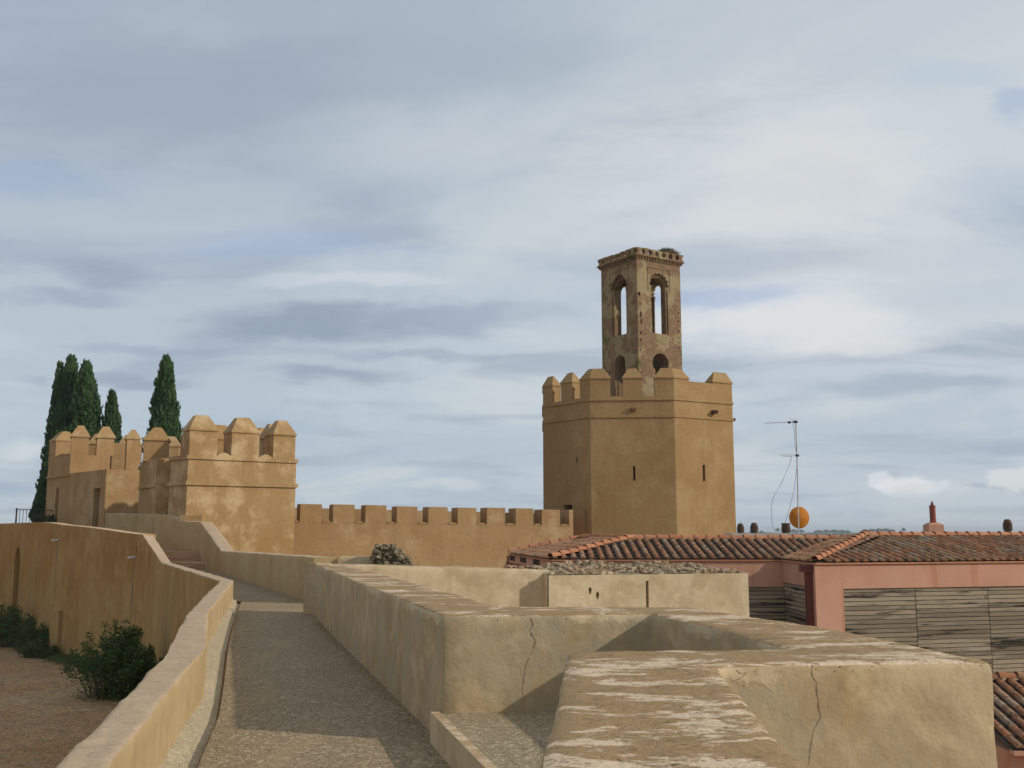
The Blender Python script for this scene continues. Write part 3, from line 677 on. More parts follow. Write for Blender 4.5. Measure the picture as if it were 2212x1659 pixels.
m = MB(); m.obox(c1, n2_, .3, ZV(1032,60), ZV(1027.5,60), -.08); m.build('string_course', OCH, LT)
merlon(LT, OCH, [lerp2(c1, n2_, .0), lerp2(c1, n2_, .30)], 1.2, zleft, zsh, ztp-.1, .05, .25, .3)
merlon(LT, OCH, [n2_, fu(192)], 1.0, zcr, zsh, ztp, .06, .3, .3)
merlon(LT, OCH, [fu(209), fu(247)], 1.0, zcr, zsh, ztp, .06, .3, .3)
merlon(LT, OCH, [fu(274), fu(302)], 1.0, zn-.1, zsh, ztp-.12, .06, .22, .3)
for u in (118, 190, 262, 284):
    s = hit(u, 960, n2_, fe)[0]; pa = (n2_[0]+df[0]*s, n2_[1]+df[1]*s+4.6); merlon(LT, OCH, [pa, (pa[0]+1.2, pa[1]+.2)], .8, zcr-.2, zsh-.05, ztp-.1, .05, .3, .3)
m = MB(); p_ = (n2_[0]+.05, n2_[1]+.2)
m = MB(); pts_ = [lerp2(c1, n2_, .30), lerp2(c1, n2_, .93)]
hump(LT, OCH, pts_[0], pts_[1], .6, zleft-.02, .12)

# ---------------------------------------------------------------- battlement wall
w0 = XY(634,1110,50.0); w1 = XY(1238,1110,55.0); LWl = math.dist(w0, w1); dw = ((w1[0]-w0[0])/LWl, (w1[1]-w0[1])/LWl); nw = (-dw[1], dw[0])
BW = empty('battlement_wall', (*lerp2(w0, w1, .5), -3), 'long ochre battlement wall of plain square merlons between the gatehouse and octagonal towers', 'wall')
cu = lambda c: 612.7+c*.2486
fr_ = [(cu(a), cu(b)) for a, b in ((145,332),(432,615),(715,893),(987,1163),(1258,1425),(1515,1675),(1767,1925),(2015,2170))]+[(1171,1209.7),(1229,1238)]
zT0 = hit(650,1087.4,w0,w1)[1]; zT1 = hit(1200,1101,w0,w1)[1]; zS0 = hit(650,1127.5,w0,w1)[1]; zS1 = hit(1200,1135.5,w0,w1)[1]
zl = lambda s, a, b: a+(b-a)*s/LWl
pt = lambda s, o=0: (w0[0]+dw[0]*s+nw[0]*o, w0[1]+dw[1]*s+nw[1]*o)
m = MB(); th = 1.15
m.prism([pt(0), pt(LWl), pt(LWl, 4.2), pt(0, 4.2)], -6.9, 1.15)
m.prism([pt(0), pt(LWl), pt(LWl, th), pt(0, th)], 1.15, lambda i: (zS0, zS1, zS1, zS0)[i])
m.build('wall', OCH, BW)
prev = -.4
for k, (ua, ub) in enumerate(fr_):
    sa, sb_ = hit(ua,1110,w0,w1)[0], min(LWl, hit(ub,1110,w0,w1)[0])
    mb = MB(); j = random.uniform(-.03, .02); sa += random.uniform(-.02, .02)
    mb.prism([pt(sa), pt(sb_), pt(sb_, th), pt(sa, th)], lambda i: zl(sa, zS0, zS1)-.001, lambda i: zl((sa, sb_, sb_, sa)[i], zT0, zT1)+j)
    mb.build('merlon', OCH, BW)
    hump(BW, OCH, pt(max(0, prev)), pt(sa), th*.5, zl(sa, zS0, zS1), .10); prev = sb_
# rear parapet of the wall walk, seen through the gaps
m = MB(); m.prism([pt(0, 3.6), pt(LWl*.905, 3.6), pt(LWl*.905, 4.2), pt(0, 4.2)], 1.1, lambda i: (zT0, zT1, zT1, zT0)[i]-.12)
m.prism([pt(LWl*.935, 3.6), pt(LWl, 3.6), pt(LWl, 4.2), pt(LWl*.935, 4.2)], 1.1, zT1-.12); m.build('rear_parapet', OCH, BW)

# ---------------------------------------------------------------- octagonal tower
e0, e1, e2, e3 = XY(1173.3,915,58.6), XY(1275.4,901,55.35), XY(1457,900,55.0), XY(1583,909,57.1)
CX, CY = 7.15, 60.2
rf = lambda p: (2*CX-p[0], 2*CY-p[1])
OC = [e0, e1, e2, e3, rf(e0), rf(e1), rf(e2), rf(e3)]
OT = empty('octagonal_tower', (CX, CY, -6.5), 'tall ochre octagonal tower with capped merlons and arrow slits, a brick belfry on top', 'tower')
z1_, z2_ = ZV(901,55.), ZV(864,55.); zcn = ZV(855,55.); zsm = ZV(817,55.); ztm = ZV(792.5,55.)
m = MB()
hol = {0: [((1245,988),(1248.5,1000)), ((1217,1091),(1236,1101))], 1: [((1367.6,1007),(1372.6,1038))], 2: [((1517.5,1004),(1524,1039.5))]}
for i in range(8):
    p, q = OC[i], OC[(i+1) % 8]; L_ = math.dist(p, q); hs = []
    for (ua, va), (ub, vb) in hol.get(i, []):
        a_, b_ = hit(ua, va, p, q), hit(ub, vb, p, q); hs.append(rect(a_[0], b_[0], b_[1], a_[1]))
    face_holes(m, p, q, rect(0, L_, -6.9, zcn), hs, .55)
oi = off_poly(OC, .6, True)
for i in range(8):
    j = (i+1) % 8; m.add([(*OC[i], zcn), (*OC[j], zcn), (*oi[j], zcn), (*oi[i], zcn), (*oi[j], zcn-.7), (*oi[i], zcn-.7)], [(0,1,2,3), (3,2,4,5)])
m.add([(*p, zcn-.7) for p in oi], [list(range(8))])
m.build('wall', TOWR, OT)
for za, zb_, o in ((z1_-.0, z1_+.17, .05), (z2_, z2_+.15, .06)):
    ro = off_poly(OC, -o, True); ri = off_poly(OC, .06, True); m = MB()
    for i in range(8):
        j = (i+1) % 8; m.prism([ro[i], ro[j], ri[j], ri[i]], za, zb_)
    m.build('string_course', TOWR, OT)
def onside(i, u, v=840):
    p, q = OC[i], OC[i+1]; s = hit(u, v, p, q)[0]; L_ = math.dist(p, q); return lerp2(p, q, s/L_)
mt = .62
merlon(OT, TOWR, [lerp2(e0, OC[7], .18), e0, onside(0,1193.5)], mt, zcn, zsm, ztm, .04, .28, .12)
merlon(OT, TOWR, [onside(0,1211.5), onside(0,1236)], mt, zcn, zsm, ztm, .04, .25, .12)
merlon(OT, TOWR, [onside(0,1253), e1, onside(1,1318.5)], mt, zcn, zsm, ztm, .04, .34, .12)
merlon(OT, TOWR, [onside(1,1345.5), onside(1,1387)], mt, zcn, zsm, ztm, .04, .3, .12)
merlon(OT, TOWR, [onside(1,1414.5), e2, onside(2,1488)], mt, zcn, zsm, ztm, .04, .34, .12)
merlon(OT, TOWR, [onside(2,1540), e3, lerp2(e3, OC[4], .2)], mt, zcn, zsm-.02, ztm, .04, .34, .12)
m = MB(); q_ = onside(2,1488); r_ = onside(2,1541); zw = ZV(828,56.2)
m.obox(q_, r_, .6, zcn, zw+.02); m.build('raised_parapet', TOWR, OT)
for i in (3, 4, 5, 6, 7):
    p, q = OC[i], OC[(i+1) % 8]; merlon(OT, TOWR, [lerp2(p, q, .4), lerp2(p, q, .62)], mt, zcn, zsm, ztm, .04, .25, .12)
    if i in (4, 5, 6): merlon(OT, TOWR, [lerp2(OC[i], OC[i-1], .15), OC[i], lerp2(p, q, .15)], mt, zcn, zsm, ztm, .04, .25, .12)
def spout(i, u, v, Ls=.45):
    p, q = OC[i], OC[(i+1) % 8]; s, z = hit(u, v, p, q); L_ = math.dist(p, q); a_ = lerp2(p, q, s/L_); nx, ny = (q[1]-p[1])/L_, -(q[0]-p[0])/L_
    tx, ty = (q[0]-p[0])/L_, (q[1]-p[1])/L_
    mm = MB(); w = .11
    mm.obox((a_[0]-tx*w, a_[1]-ty*w), (a_[0]+tx*w, a_[1]+ty*w), Ls+.2, z-.12, z-.06, -Ls)
    for e in (-1, 1): mm.obox((a_[0]+tx*(w*e-.02), a_[1]+ty*(w*e-.02)), (a_[0]+tx*(w*e+.02), a_[1]+ty*(w*e+.02)), Ls+.2, z-.06, z+.08, -Ls)
    mm.build('water_spout', RUST, OT)
spout(1, 1367, 884, .14); spout(2, 1540, 890, .3)
p_ = PY(1583,904,57.4); m = MB(); m.box(p_[0]-.1, p_[0]+.26, 57.9, 58.15, p_[2]-.08, p_[2]+.08); m.build('water_spout', RUST, OT)
m = MB(); a_ = XY(1236,1110,56.25); b_ = XY(1262,1110,55.6); m.obox(a_, b_, 1.0, -6.9, ZV(1101,55.1)); m.build('corner_buttress', TOWR, OT)

# ---------------------------------------------------------------- brick belfry
mc = XY(1376.7,640,57.9); S = 3.35; dr = LAND; dl = (-LAND[1], LAND[0])
c_r = (mc[0]+dr[0]*S, mc[1]+dr[1]*S); c_l = (mc[0]+dl[0]*S, mc[1]+dl[1]*S); c_b = (c_r[0]+dl[0]*S, c_r[1]+dl[1]*S)
zb0 = zcn-.69; ztop = ZV(558,57.9)
BF = empty('brick_belfry', (*lerp2(mc, c_b, .5), zb0), 'square ruined brick belfry with tall lobed arches standing on top of the octagonal tower', 'belfry')
def lobed(s0, s1, z0, zs, R_, n=9):
    c = (s0+s1)/2; pts = [(s0, z0), (s1, z0), (s1, zs-.02)]; N_ = n*6
    for i in range(N_+1):
        th_ = math.pi*i/N_*1.10-math.pi*.05; r = R_*.98+.105*abs(math.sin(n*(th_+math.pi*.05)/1.10))
        pts.append((c+r*math.cos(th_), zs+.08+r*math.sin(th_)))
    pts.append((s0, zs-.02)); return pts
tw = .62
zsill = hit(1340,724,mc,c_l)[1]; zsp = ZV(619,58.8); zlt = ZV(764,58.8)
def side(p, q, L_, o, lower, first):
    # p->q traversed so that interior is on the left
    m = MB(); c = L_/2; s0, s1 = c-.66, c+.66
    up = lobed(s0, s1, zsill, zsp, .66)
    if lower == 'door': lo = arch(c-.48, c+.48, zb0+.01, zlt-.48)
    elif lower is None: lo = None
    else: lo = [(c-.42, zlt-1.5), (c+.42, zlt-1.5), (c+.42, zlt-.95)]+[(c+.62*math.cos(t), zlt-.6+.62*math.sin(t)) for t in [-.5+k*(math.pi+1)/14 for k in range(15)]]+[(c-.42, zlt-.95)]
    pits = []
    if first:
        for s_, z_, a_, b_ in ((.14,15.2,.11,.13),(.2,14.6,.05,.1),(.22,14.0,.07,.22),(.26,13.6,.06,.2),(.2,12.9,.08,.09),(.22,12.5,.07,.07),(.2,11.9,.05,.07),(.24,10.6,.05,.08),(3.12,14.4,.05,.08),(3.12,13.9,.06,.08),(3.14,13.3,.07,.12),(3.13,12.9,.04,.08),(3.12,12.3,.05,.09)):
            pits.append([(s_-a_, z_-b_*.7), (s_+a_*.6, z_-b_), (s_+a_, z_+b_*.5), (s_-a_*.4, z_+b_)])
    face_holes(m, p, q, rect(0, L_, zb0, ztop), [up]+([lo] if lo else [])+pits, .2199)
    dx, dy = (q[0]-p[0])/L_, (q[1]-p[1])/L_; nx, ny = -dy, dx
    p2 = (p[0]+nx*.22, p[1]+ny*.22); q2 = (q[0]+nx*.22, q[1]+ny*.22)
    up2 = arch(s0+.0, s1-.0, zsill, zsp+.0, 12, .60); lo2 = [[(c+(s-c)*.9, z) for s, z in lo]] if lo else []
    face_holes(m, p2, q2, rect(0, L_, zb0, ztop), [up2]+lo2, tw-.22)
    p3 = (p[0]+nx*tw, p[1]+ny*tw); q3 = (q[0]+nx*tw, q[1]+ny*tw); face_holes(m, p3, q3, rect(0, L_, zb0, ztop), [up2]+lo2, 0)
    for E in (p, q): m.add([(*E, zb0), (*E, ztop), (E[0]+nx*tw, E[1]+ny*tw, ztop), (E[0]+nx*tw, E[1]+ny*tw, zb0)], [(0,1,2,3)])
    m.build('brick_wall', BRICK, BF)
    # raised rectangular frame round the arch (visible sides)
    m = MB(); zf0 = zsp-.3; zf1 = zsp+1.06
    def bar(a, b, z0, z1): m.obox((p[0]+dx*a, p[1]+dy*a), (p[0]+dx*b, p[1]+dy*b), .06, z0, z1, -.035)
    bar(s0-.2, s0-.14, zf0, zf1); bar(s1+.14, s1+.2, zf0, zf1); bar(s0-.2, s1+.2, zf1, zf1+.06); m.build('arch_frame', BRICK, BF)
    m = MB()
    for s_ in (s0+.07, s1-.07): m.lathe((p[0]+dx*s_+nx*.12, p[1]+dy*s_+ny*.12, zsill), [(.075,0),(.075,.06),(.05,.1),(.05,zsp-zsill-.28),(.06,zsp-zsill-.26),(.10,zsp-zsill-.05),(.10,zsp-zsill+.02)], 10)
    m.build('colonnette', SLAB if False else BRICK, BF)
inn = lambda p, d, k: (p[0]+d[0]*k, p[1]+d[1]*k)
side(mc, c_r, S, 0, 'horseshoe', True)
side(c_b, c_l, S, 0, None, False)
side(inn(c_l, dl, -tw-.001), inn(mc, dl, tw+.001), S-2*tw-.002, 0, 'door', True) if False else None
# the two walls between (flush faces, butted ends)
def side2(p, q, lower):
    L_ = math.dist(p, q); side(p, q, L_, 0, lower, False)
side2(inn(c_l, dl, -tw), inn(mc, dl, tw), 'door'); side2(inn(c_r, dl, tw), inn(c_b, dl, -tw), None)
m = MB(); m.prism([inn(inn(mc, dr, .1), dl, .1), inn(inn(c_r, dr, -.1), dl, .1), inn(inn(c_b, dr, -.1), dl, -.1), inn(inn(c_l, dr, .1), dl, -.1)], ztop-.15, ztop+.02); m.build('roof_slab', BRICK, BF)
cr = [mc, c_r, c_b, c_l]
m = MB()
for o, za, zb_ in ((.06, ztop, ztop+.07), (.20, ztop+.17, ztop+.24)):
    ro = off_poly(cr, -o, True); ri = off_poly(cr, .35, True)
    for i in range(4): j = (i+1) % 4; m.prism([ro[i], ro[j], ri[j], ri[i]], za, zb_)
ri = off_poly(cr, -.02, True); rj = off_poly(cr, .35, True)
for i in range(4): j = (i+1) % 4; m.prism([ri[i], ri[j], rj[j], rj[i]], ztop+.07, ztop+.17)
for i in range(4):
    p, q = off_poly(cr, -.14, True)[i], off_poly(cr, -.14, True)[(i+1) % 4]; N_ = 17
    for k in range(N_): a_ = lerp2(p, q, (k+.15)/N_); b_ = lerp2(p, q, (k+.65)/N_); m.obox(a_, b_, .2, ztop+.07, ztop+.17)
m.build('cornice', BRICK, BF)
zq = ztop+.24; pr = off_poly(cr, -.18, True)
for i in range(4):
    p, q = pr[i], pr[(i+1) % 4]; L_ = math.dist(p, q); dx, dy = (q[0]-p[0])/L_, (q[1]-p[1])/L_; nx, ny = -dy, dx; N_ = 7; w = L_/N_
    for k in range(N_):
        if i in (1, 2) and k % 3 == 2: continue
        c = (k+.5)*w; hw = w*.47; prof = [(-hw,0),(-hw*.75,.06),(-hw*.42,.15),(-hw*.42,.21),(-hw*.8,.30),(-hw*.86,.40),(hw*.86,.40),(hw*.8,.30),(hw*.42,.21),(hw*.42,.15),(hw*.75,.06),(hw,0)]
        hh = 1+random.uniform(-.08, .08); th_ = .26+(0 if i % 2 else .01)
        if k in (0, N_-1) and i % 2: c += .13 if k == 0 else -.13
        P_ = lambda s, z, o: (p[0]+dx*(c+s)+nx*o, p[1]+dy*(c+s)+ny*o, zq+z*hh)
        mb = MB(); mb.loft([[P_(s, z, 0) for s, z in prof], [P_(s, z, th_) for s, z in prof]]); mb.build('merlon', BRICK, BF)
# nest
nc = (*inn(inn(c_r, dr, -.55), dl, .55), zq+.30)
NE = empty('bird_nest', nc, 'shaggy twig bird nest on the right corner of the brick belfry top', 'nest')
m = MB()
for k in range(900):
    a_ = random.uniform(0, 6.28); rr = random.uniform(.1, .85)**.8; z = random.uniform(0, .62)*(1.15-rr*.75)
    c = Vector((nc[0]+rr*math.cos(a_)*.85, nc[1]+rr*math.sin(a_)*.85, nc[2]+z)); t = a_+math.pi/2+random.uniform(-.9, .9)
    d = Vector((math.cos(t), math.sin(t), random.uniform(-.25, .35)))*random.uniform(.12, .34); m.tube([c-d, c+d], .008, 3)
m.build('twigs', TWIG, NE)
m = MB(); m.lathe(nc, [(.6,-.1),(.7,.1),(.6,.35),(.3,.45)], 14); m.build('nest_core', TWIG, NE)

# ---------------------------------------------------------------- pink building
def tile_slope(mb, deck, E0, E1, up, tmin, tmax, sp=.25, ex=.39, r=.069, flip=False):
    """E0,E1 eave ends (3d), up: slope vector per metre of plan; tmin/tmax(s) slope distance range"""
    E0, E1, up = Vector(E0), Vector(E1), Vector(up).normalized(); ea = (E1-E0); L_ = ea.length; ea.normalize(); nr = ea.cross(up).normalized(); nr = nr if nr.z > 0 else -nr
    n = int(L_/sp)
    for i in range(-14, n+14):
        s = (i+.5)*sp
        a, b = tmin(s), tmax(s)
        if b-a < .12 or a < 0: continue
        # covers
        ph = random.uniform(-.05, .05); t = a-(a % ex)+ph-.12 if a > 0 else -.04-abs(ph)
        so = random.uniform(-.012, .012)
        while t < b-.06:
            l = min(ex+.10, b-t); t0 = max(t, a) if a > 0 else max(t, -.04)
            if l > .08 and t0 < t+l-.04:
                jj = random.uniform(-.006, .006); lift = random.uniform(0, .007)
                rings = []
                for (tt, rr, zz_) in ((t0, r, .014), (t+l, r*.93, .0)):
                    c = E0+ea*(s+so+jj)+up*tt+nr*(zz_+lift+.028)
                    rings.append([c+ea*(rr*math.cos(th_))+nr*(rr*.85*math.sin(th_)) for th_ in [math.pi*k/8 for k in range(9)]])
                c = E0+ea*(s+so+jj)+up*t0+nr*(.014+lift+.028)
                inner = [c+ea*((r-.016)*math.cos(th_))+nr*((r-.016)*.85*math.sin(th_)) for th_ in [math.pi*k/8 for k in range(9)]]
                mb.add(inner+rings[0]+rings[1], [(k, k+1, 10+k, 9+k) for k in range(8)]+[(9+k, 10+k, 19+k, 18+k) for k in range(8)]+([tuple(range(9))] if t0 < .05 else []))
            t += ex
        # channels
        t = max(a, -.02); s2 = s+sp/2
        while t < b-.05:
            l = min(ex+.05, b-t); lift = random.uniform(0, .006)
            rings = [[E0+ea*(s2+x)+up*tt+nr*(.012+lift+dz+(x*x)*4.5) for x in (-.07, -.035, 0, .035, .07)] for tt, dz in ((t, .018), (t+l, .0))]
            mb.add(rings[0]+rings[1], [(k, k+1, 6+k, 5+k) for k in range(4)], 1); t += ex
def tile_line(mb, a, b, r=.105, ex=.36, r2=.85):
    a, b = Vector(a), Vector(b); d = (b-a); L_ = d.length; d.normalize(); sd = d.cross(Vector((0, 0, 1))).normalized(); up = sd.cross(d); up = up if up.z > 0 else -up
    t = 0
    while t < L_:
        l = min(ex+.05, L_-t); lift = random.uniform(0, .012)
        rings = [[a+d*tt+sd*(rr*math.cos(k*math.pi/8))+up*(rr*math.sin(k*math.pi/8)+zz_+lift) for k in range(9)] for tt, rr, zz_ in ((t, r, .03), (t+l, r*r2, 0))]
        inn_ = [a+d*t+sd*((r-.018)*math.cos(k*math.pi/8))+up*((r-.018)*math.sin(k*math.pi/8)+.03+lift) for k in range(9)]
        mb.add(inn_+rings[0]+rings[1], [(k, k+1, 10+k, 9+k) for k in range(8)]+[(9+k, 10+k, 19+k, 18+k) for k in range(8)]); t += ex
ze = .83
E_l = PZ(1099.5,1196.4,ze); E_c = PZ(1189,1209.2,ze); E_r = PZ(1690,1209.4,ze); R_c = PZ(1764.2,1216.6,ze)
yy = (E_c[1]+E_r[1])/2; E_c = (E_c[0], yy); E_r = (E_r[0], yy)
R_c = (E_r[0]+.03, R_c[1])
rdir = Vector((XY(2212,1211,R_c[1]+1.55)[0]-R_c[0], 1.55, 0)).normalized(); R_e = (R_c[0]+rdir.x*11, R_c[1]+rdir.y*11)
PB = empty('pink_building', (E_r[0], E_r[1], -6.5), 'salmon pink building with clay tile roofs and grey weathered board cladding on the right', 'building')
zr = 1.33; ins = 2.5; zr2 = 1.42; ins2 = 2.75; fz = ze-.03
ldir = Vector((E_l[0]-E_c[0], E_l[1]-E_c[1], 0)).normalized()
# walls
m = MB()
def wallband(p, q, z0, z1, off=0): m.obox(p, q, .3, z0, z1, off)
zb_l = hit(1650,1268,E_c,E_r)[1]; zb_r = hit(1824,1272,R_c,R_e)[1]
wallband(E_c, (E_r[0]+.3, E_r[1]), zb_l, fz)
wallband((E_c[0], E_c[1]), E_l, zb_l-.0, fz) if False else m.obox(E_l, (E_c[0], E_c[1]), .3, ze-.28, fz)
m.obox((E_r[0], E_r[1]), (R_c[0], R_c[1]+.302), .3, hit(1700,1259,E_r,R_c)[1], fz-.003)
s1824 = hit(1823,1300,R_c,R_e)[0]; pr_ = (R_c[0]+rdir.x*s1824, R_c[1]+rdir.y*s1824)
m.obox(R_c, R_e, .3, zb_r, fz); m.obox(R_c, pr_, .3, -6.9, zb_r)
m.box(E_c[0]+.35, E_r[0]+3, E_c[1]+3.2, E_c[1]+3.4, -6.9, .8)
m.build('wall', PINK, PB)
# little openings under the left eave
m = MB(); m.obox(lerp2(E_l, E_c, -.12), (E_c[0], E_c[1]), .28, -3, ze-.285, .02); m.build('recess', REDST, PB)
for t in (.03, .33, .64):
    m = MB(); m.obox(lerp2(E_l, E_c, t), lerp2(E_l, E_c, t+.14), .12, ze-.2, ze-.05, -.015); m.build('vent_opening', DARK, PB)
m = MB(); m.obox(lerp2(E_l, E_c, -.07), lerp2(E_l, E_c, .0), .3, ze-.28, ze-.08); m.build('eave_end', REDST, PB)
# fascia drip edge
m = MB()
for p, q in ((E_l, E_c), (E_c, E_r), (E_r, R_c), (R_c, R_e)): m.obox(p, q, .1, fz-.002, fz+.035, -.05)
m.build('drip_edge', TILEN, PB)
# boards
def boards(name, p, q, z0, z1, cuts, bh=.106, off=.03):
    L_ = math.dist(p, q); dx, dy = (q[0]-p[0])/L_, (q[1]-p[1])/L_; cs = [0]+cuts+[L_]
    for a, b in zip(cs[:-1], cs[1:]):
        m = MB(); z = z1-.01
        while z > z0:
            hb = bh*random.uniform(.93, 1.05); o = off+random.uniform(0, .014); x0 = a+.008
            while x0 < b-.02:
                x1 = min(b-.008, x0+random.choice((9, 9, 9, 1.1, 2.0)))
                m.obox((p[0]+dx*x0, p[1]+dy*x0), (p[0]+dx*(x1-.004), p[1]+dy*(x1-.004)), .03, z-hb+.016, z, o); x0 = x1
            z -= hb
        m.obox((p[0]+dx*a, p[1]+dy*a), (p[0]+dx*b, p[1]+dy*b), .05, z0, z1-.005, off+.06, 1)
        m.build(name, [WOOD, DARK], PB)
cutsR = [hit(u,1350,pr_,R_e)[0] for u in (1983,2141)]; cutsR.append(cutsR[-1]+1.7)
boards('board_cladding', pr_, R_e, -2.3, zb_r, cutsR)
boards('board_cladding', (E_c[0]+1, E_c[1]), (E_r[0]+.12, E_r[1]), -3.5, zb_l, [2.5])
boards('board_cladding', (E_r[0], E_r[1]-.02), (R_c[0], R_c[1]+.31), -3.5, hit(1700,1259,E_r,R_c)[1], [])
m = MB(); m.obox(pr_, R_e, .25, -6.9, -2.3); m.build('lower_wall', PINK, PB)
# downpipe
dpu = PY(1757,1225,R_c[1]+.12); m = MB()
m.box(R_c[0]-.17, R_c[0]-.02, R_c[1]+.1, R_c[1]+.32, -6.5, ze-.09); m.box(R_c[0]-.24, R_c[0]-.003, R_c[1]+.06, R_c[1]+.5, ze-.22, ze-.04); m.build('downpipe', REDST, PB)
# roofs
def deckpoly(pts, dz=-.01):
    m = MB(); m.add([(p[0], p[1], p[2]+dz) for p in pts], [list(range(len(pts)))]); return m
T_c = (E_c[0]+ins, E_c[1]+ins, zr); T_v = (E_r[0]+ins, E_r[1]+ins, zr)
lperp = Vector((-ldir.y, ldir.x, 0)); lperp = lperp if lperp.x > 0 else -lperp
T_l = (E_l[0]+lperp.x*ins, E_l[1]+lperp.y*ins+ins*0, zr)
m = MB(); up = Vector((0, ins, zr-ze)); sl_ = up.length
LE = E_r[0]-E_c[0]
tile_slope(m, None, (*E_c, ze), (*E_r, ze), up, lambda s: max(0, (s-LE)*sl_/ins), lambda s: min(sl_, s*sl_/ins) if s > 0 else 0)
m2 = MB(); m2.add([(*E_c, ze), (*E_r, ze), T_v, T_c], [(0,1,2,3)])
upl = Vector((lperp.x*ins, lperp.y*ins, zr-ze)); LL_ = math.dist(E_l, E_c)
m3 = MB(); tile_slope(m3, None, (*E_l, ze), (*E_c, ze), upl, lambda s: 0, lambda s: min(upl.length, max(0, (LL_-s))*1.05, s*1.2+.3) if 0 < s < LL_ else 0)
m2.add([(*E_l, ze), (*E_c, ze), T_c, T_l], [(0,1,2,3)])
uR = Vector((-rdir.y*ins2, rdir.x*ins2, zr2-ze)); T_rc = (R_c[0]+ins2+rdir.y*-.3, R_c[1]+ins2, zr2); T_re = (R_e[0]+uR.x, R_e[1]+uR.y, zr2)
hipk = (Vector(T_rc[:2]+(0,))-Vector((*R_c, 0))); ks = hipk.dot(rdir); kt = hipk.dot(Vector((-rdir.y, rdir.x, 0)))
T_rc = (R_c[0]+rdir.x*ks-rdir.y*ins2, R_c[1]+rdir.y*ks+rdir.x*ins2, zr2)
m4 = MB(); tile_slope(m4, None, (*R_c, ze), (*R_e, ze), uR, lambda s: 0, lambda s: min(uR.length, s*uR.length/ks) if s > 0 else 0)
m2.add([(*R_c, ze), (*R_e, ze), T_re, T_rc], [(0,1,2,3)])
# left facing slope of right wing
LS = math.dist(E_r, R_c); uW = Vector((ins2, 0, zr2-ze)); lw = uW.length
m5 = MB(); tile_slope(m5, None, (*E_r, ze), (*R_c, ze), uW, lambda s: max(0, (s-LS)*1.0), lambda s: 0 if s > LS else min(lw, max(0, s*-1+0)+min(lw, (LS-s)*.86) if s > 0 else 0))
tile_slope(m5, None, (*E_r, ze), (*R_c, ze), uW, lambda s: max(0, -s*.95), lambda s: min(lw, (LS-s)*.86) if s < 0 else 0)
m2.add([(*E_r, ze), (*R_c, ze), T_rc, T_v], [(0,1,2,3)])
m2.build('roof_deck', MORT, PB)
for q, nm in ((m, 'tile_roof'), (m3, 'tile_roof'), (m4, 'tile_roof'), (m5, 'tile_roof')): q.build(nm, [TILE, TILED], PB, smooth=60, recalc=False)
m = MB(); lift = lambda p, d=.07: (p[0], p[1], p[2]+d)
tile_line(m, lift((*E_c, ze), .05), lift(T_c)); m.build('hip_tiles', TILEN, PB, smooth=60, recalc=False)
m = MB(); tile_line(m, lift((*R_c, ze), .05), lift(T_rc)); m.build('hip_tiles', TILEN, PB, smooth=60, recalc=False)
m = MB(); tile_line(m, lift(T_c, .03), lift((T_v[0]+1.2, T_v[1], zr), .03)); m.build('ridge_tiles', TILEN, PB, smooth=60, recalc=False)
m = MB(); tile_line(m, lift(T_rc, .03), lift(T_re, .03)); m.build('ridge_tiles', TILEN, PB, smooth=60, recalc=False)
m = MB(); tile_line(m, lift((*E_l, ze), .05), lift(T_l, .03)); tile_line(m, lift(T_c, .03), lift(T_l, .03)); m.build('ridge_tiles', TILEN, PB, smooth=60, recalc=False)
m = MB(); m.add([T_l, T_c, (T_v[0], T_v[1], zr), (T_v[0], T_v[1]+9, zr-.02), (T_l[0], T_l[1]+4, zr-.02)], [(0,1,2,3,4)])
m.add([(T_v[0]+.01, T_v[1], zr-.05), T_rc, T_re, (T_re[0], T_re[1]+9, zr2-.05), (T_v[0]+.01, T_v[1]+9, zr-.05)], [(0,1,2,3,4)]); 
for i in range(len(m.v)): m.v[i] = (m.v[i][0], m.v[i][1], m.v[i][2]-.06)
m.build('flat_roof', SLAB, PB)
# vents, chimney, antenna
def pot(u, vt, vb, wpx, Y, flat_top=False, label='', first=None):
    b = PY(u, vb+1, Y); r = wpx/2/2212*Y; h = ZV(vt, Y)-b[2]
    o = empty('chimney_pot', b, label, 'chimney', 'clay chimney pots on the pink building')
    prof = [(r*.72, -.12), (r*.72, h*.12)]
    for k in range(7):
        t = .16+.66*k/7; rr = r*(.80+.22*math.sin(math.pi*min(1, (t+.1))))*(1 if t < .6 else 1-.5*(t-.6)*(.4 if flat_top else 1))
        prof += [(rr, h*t), (rr, h*(t+.06)), (rr*.86, h*(t+.065)), (rr*.86, h*(t+.09))]
    prof += [(r*(.95 if flat_top else .72), h*.88), (r*(.95 if flat_top else .6), h*.96), (r*(.9 if flat_top else .3), h)]
    m = MB(); m.lathe(b, prof, 18); m.build('louvred_pot', POT, o, smooth=40); return o
pot(1600,1130.5,1152.5,16,33,label='leftmost dark beehive shaped clay pot, just right of the octagonal tower')
m = MB(); b = PY(1600,1130.5,33); m.tube([(b[0], b[1], b[2]-.02), (b[0], b[1], b[2]+.05)], .008, 5); m.build('finial', IRON, [o for o in bpy.data.objects if o.name.startswith('chimney_pot')][-1])
pot(1629.5,1129,1152.5,17.5,33,label='second dark beehive clay pot from the octagonal tower, near the pale slab')
pot(1698,1130,1152.5,20,33,True,label='flat topped dark clay pot just left of the orange dish')
pot(2177.5,1121.5,1149,19.5,31,label='dark round clay pot above the ridge at the far right')
s_a = PY(1578,1153,32.6); m = MB(); m.box(s_a[0], PY(1712,1153,32.6)[0], 32.6, 33.5, zr-.1, s_a[2]+.02); m.build('roof_slab', SLAB, PB)
Yc = 31; cb = PY(2017,1150,Yc); w = 16/2212*Yc
CH = empty('chimney', (cb[0], cb[1], zr2-.1), 'pink plaster chimney with a slim red brick pipe above the right roof', 'chimney')
